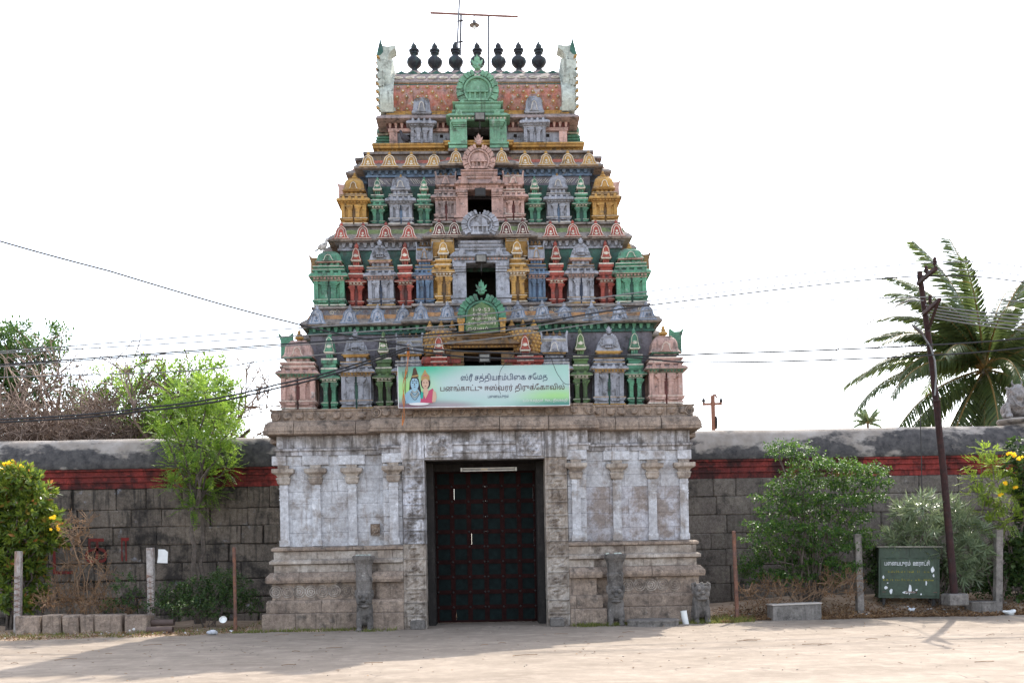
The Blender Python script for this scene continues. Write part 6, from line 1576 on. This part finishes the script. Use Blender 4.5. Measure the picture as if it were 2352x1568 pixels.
def palm(label, crown, zb, fr, seed, L, ll, pairs, w, trunk_r=.17):
    r2 = random.Random(seed); root = thing('coconut_palm', label, 'palm tree', (crown.x, crown.y, zb), 'palm trees')
    h = crown.z-zb; tk = MB()
    tk.tube([(.0+.25*math.sin(t*1.5)-.25*math.sin(1.5),0,h*t) for t in frange(0,1,.04)], lambda t: trunk_r*(1.25-.45*t)+.012*math.sin(t*120), 10); tk.build('trunk', K['palmbark'], root, 1)
    for az, el, dr, s_ in fr:
        a_, b_ = frond_mesh(r2, L*s_, dr, ll*s_, pairs, w)
        o = obj('frond', a_, root, (0,0,h)); o.rotation_mode = 'XYZ'
        o.matrix_local = Matrix.Translation((0,0,h)) @ Matrix.Rotation(R(az), 4, 'Z') @ Matrix.Rotation(R(-el), 4, 'Y')
        if L < 3: b_.materials[0] = LM_palm2
        obj('leaflets', b_, o)
    if L > 3:
        for k in range(9):
            a_ = r2.uniform(0, 6.28); MB().ell((.28*math.cos(a_), .28*math.sin(a_), h-.25-r2.uniform(0,.3)), (.12,.12,.15), 8, 6).build('coconut', K['olive'], root, 3)
pc_ = P(2262, 848, 8)
palm('coconut palm with long drooping fronds behind the right wall', pc_, 0,
     [(180,12,1.35,.95),(196,-14,.95,.95),(170,42,1.1,.78),(188,62,1.2,.85),(175,78,.7,.95),(100,82,.5,1.0),(10,72,.7,.95),(-8,50,1.0,.9),(0,20,1.3,.95),(8,-10,1.0,.9),(215,-42,.6,.95),(240,-58,.5,.9),(275,-72,.4,.9),(300,-60,.5,.9),(325,-40,.7,.9),(150,25,1.2,.9),(120,50,1.1,.9),(60,45,1.1,.9),(225,25,1.2,.75),(255,45,1.3,.8),(285,40,1.3,.8),(315,25,1.2,.85),(345,5,1.1,.9),(160,-35,.7,.95),(20,35,1.1,.9),(140,70,.9,.95),(205,50,1.1,.9),(175,-55,.5,.9),(195,-70,.4,.85),(230,70,.9,.8),(300,70,.9,.85),(330,55,1.1,.9),(90,25,1.2,.9),(45,65,.9,.95),(260,10,1.3,.7),(250,-25,.9,.8),(172,30,1.5,.85),(184,46,1.6,.8),(200,15,1.4,.85),(165,60,1.4,.8),(210,62,1.4,.75),(192,28,1.6,.7),(178,-28,.8,.9),(355,40,1.4,.9),(12,55,1.3,.9),(290,-20,1.0,.8)], 8, 5.1, 1.15, 95, .075)
pc2 = P(1993, 972, 60)
palm('small distant palm top peeping over the right wall', pc2, 0, [(180,10,1.0,.9),(175,35,.9,.9),(185,60,.7,1.0),(90,80,.5,1),(0,62,.7,1.0),(5,38,.9,.9),(0,8,1.0,.9),(270,40,.9,.8),(300,60,.8,.9),(240,55,.8,.9),(200,75,.6,1),(340,72,.6,1)], 9, 1.45, .7, 34, .09, .14)

# ------------------------------------------------------------------ grass, leaf litter and rubbish
rl = random.Random(9)
gr = MB()
def tuft(x, y, h, n_, spread):
    z = gz(x, y)
    for _ in range(n_):
        a = rl.uniform(0,6.28); s_ = rl.random()*spread; p = Vector((x+s_*math.cos(a), y+s_*math.sin(a), z-.01))
        d = Vector((math.cos(a)*.6, math.sin(a)*.6, 1.2)); gr.leaf(p, d, Vector((rl.uniform(-1,1),-1,0)), h*rl.uniform(.5,1.1), .012)
for _ in range(420):
    x = rl.uniform(-5.6, 5.6)
    if abs(x) < 2.0: continue
    y = (-.5 if abs(x) > 2.75 else -.85)+rl.uniform(-.32,.08); tuft(x, y, rl.uniform(.05,.13), 7, .09)
for _ in range(60): tuft(rl.uniform(1.9,2.9), rl.uniform(-.95,-.65), .12, 8, .08)
for _ in range(120): tuft(rl.uniform(4.7,6.0), rl.uniform(-.75,-.1), rl.uniform(.08,.2), 8, .1)
for _ in range(260):
    x = rl.uniform(-11.8,-5.2); tuft(x, road_edge(x)+rl.uniform(.0,1.0), rl.uniform(.05,.13), 6, .1)
tag(gr.build('grass', leafmat('short_verge_grass', (.07,.11,.025), (.2,.19,.06), .35, .7, .2), None), 'short patchy grass along the foot of the tower and wall', 'grass', kind='stuff')
lt = MB()
def litter(x, y, s_):
    z = gz(x, y)+rl.uniform(.0,.05); d = Vector((rl.uniform(-1,1), rl.uniform(-1,1), rl.uniform(-.3,.5))); lt.leaf(Vector((x,y,z)), d, Vector((rl.gauss(0,.5),rl.gauss(0,.5),1)), s_*rl.uniform(.7,1.5), s_*.6, .25)
for _ in range(9000):
    x = rl.uniform(5.2, 13.5); y = road_edge(x)+abs(rl.gauss(0,.55))-.08; litter(x, min(y, 1.6), .06)
for _ in range(1600):
    x = rl.uniform(-12.5,-5.2); y = road_edge(x)+abs(rl.gauss(0,.6)); litter(x, min(y, 1.6), .05)
for _ in range(260):
    x = rl.uniform(-12,12); y = rl.uniform(-9,-.8); lt.leaf(Vector((x,y,.008)), Vector((rl.uniform(-1,1),rl.uniform(-1,1),.1)), Vector((0,0,1)), rl.uniform(.03,.09), .03, .2)
LM_lit = leafmat('fallen_leaf', (.09,.05,.028), (.3,.19,.1), .15, .85, .2)
tag(lt.build('leaf_litter', LM_lit, None), 'dry brown fallen leaves scattered along the verge', 'leaves', kind='stuff')
sc_ = MB()
for k in range(90):
    x = rl.choice((rl.uniform(5.4,12.5), rl.uniform(5.4,12.5), rl.uniform(-12,-5.4))); y = road_edge(x)+rl.uniform(.02,.8); z = gz(x, y)+.03
    n_ = 6; w_ = rl.uniform(.02,.06); a0_ = rl.random()*6
    ps = [(x+w_*rl.uniform(.5,1)*math.cos(a0_+i*1.047), y+w_*rl.uniform(.4,.8)*math.sin(a0_+i*1.047), z+rl.uniform(-.01,.03)) for i in range(n_)]
    i0 = sc_.pts(ps); sc_.face(*range(i0, i0+n_))
tag(sc_.build('paper_scraps', plain('pale_scrap_paper', (.5,.5,.5), .7, var=.4), None), 'small pale scraps of paper and plastic in the litter', 'litter', kind='stuff')
pb = MB()
for k in range(520):
    x = rl.uniform(-12,12.5); y = rl.choice((rl.uniform(-9.5,-.7), road_edge(x)+rl.gauss(0,.25))); s_ = rl.uniform(.005,.016)
    pb.ell((x, y, max(.004, gz(x,y))+s_*.3), (s_*rl.uniform(.8,1.4), s_*rl.uniform(.7,1.1), s_*.7), 5, 3)
tag(pb.build('pebbles', plain('grey_pebble', (.26,.22,.185), .9, var=.4), None), 'small loose pebbles on the road', 'pebbles', kind='stuff')
tws = MB()
for k in range(38):
    x = rl.uniform(-10,11); y = rl.uniform(-9,-1.5); a = rl.uniform(-.5,.5); L = rl.uniform(.08,.4)
    tws.tube([(x,y,.014),(x+L*.5*math.cos(a),y+L*.5*math.sin(a),.02+rl.uniform(0,.015)),(x+L*math.cos(a+.3),y+L*math.sin(a+.3),.014)], .006, 4)
tag(tws.build('fallen_twigs', K['drytwig'], None), 'thin dry twigs lying scattered on the road', 'twigs', kind='stuff')
a = P(513, 1424, -.9); o = MB().lathe(0, 0, [(.03,0),(.07,.01),(.085,.05),(.082,.052),(.065,.02)], 12).build('white_dish', K['lampw'], None, .6, a); o.rotation_euler = (R(60),R(10),0); tag(o, 'small white disposable dish tipped over on the verge left of the tower', 'dish')
def bag(name, px, py, y, s_, label, c_):
    q = P(px, py, y); b_ = MB(); r2 = random.Random(px)
    for k in range(7): b_.ell((r2.uniform(-s_,s_)*.7, r2.uniform(-s_,s_)*.4, s_*.35+r2.uniform(0,s_)*.3), (s_*r2.uniform(.3,.6), s_*.35, s_*r2.uniform(.2,.45)), 7, 5, Matrix.Rotation(r2.uniform(0,3), 3, 'Y'))
    o = b_.build(name, plain('bag_plastic_'+str(px), c_, .35, var=.2), None, 0, (q.x, y, gz(q.x, y)-.01)); remesh(o, .02, False); tag(o, label, 'plastic bag', 'plastic bags')
bag('plastic_bag', 485, 1432, -1.1, .14, 'crumpled grey plastic bag on the verge left of the tower', (.35,.36,.38))
bag('plastic_bag', 2096, 1380, .35, .12, 'pale plastic bag under the front of the bin', (.5,.52,.55))
bag('plastic_bag', 2315, 1385, -.1, .16, 'pale plastic bag near the right edge by the verge', (.55,.56,.56))
bag('plastic_bag', 305, 1340, -.3, .16, 'torn white plastic bag caught in the dry shrub on the left', (.55,.54,.52))
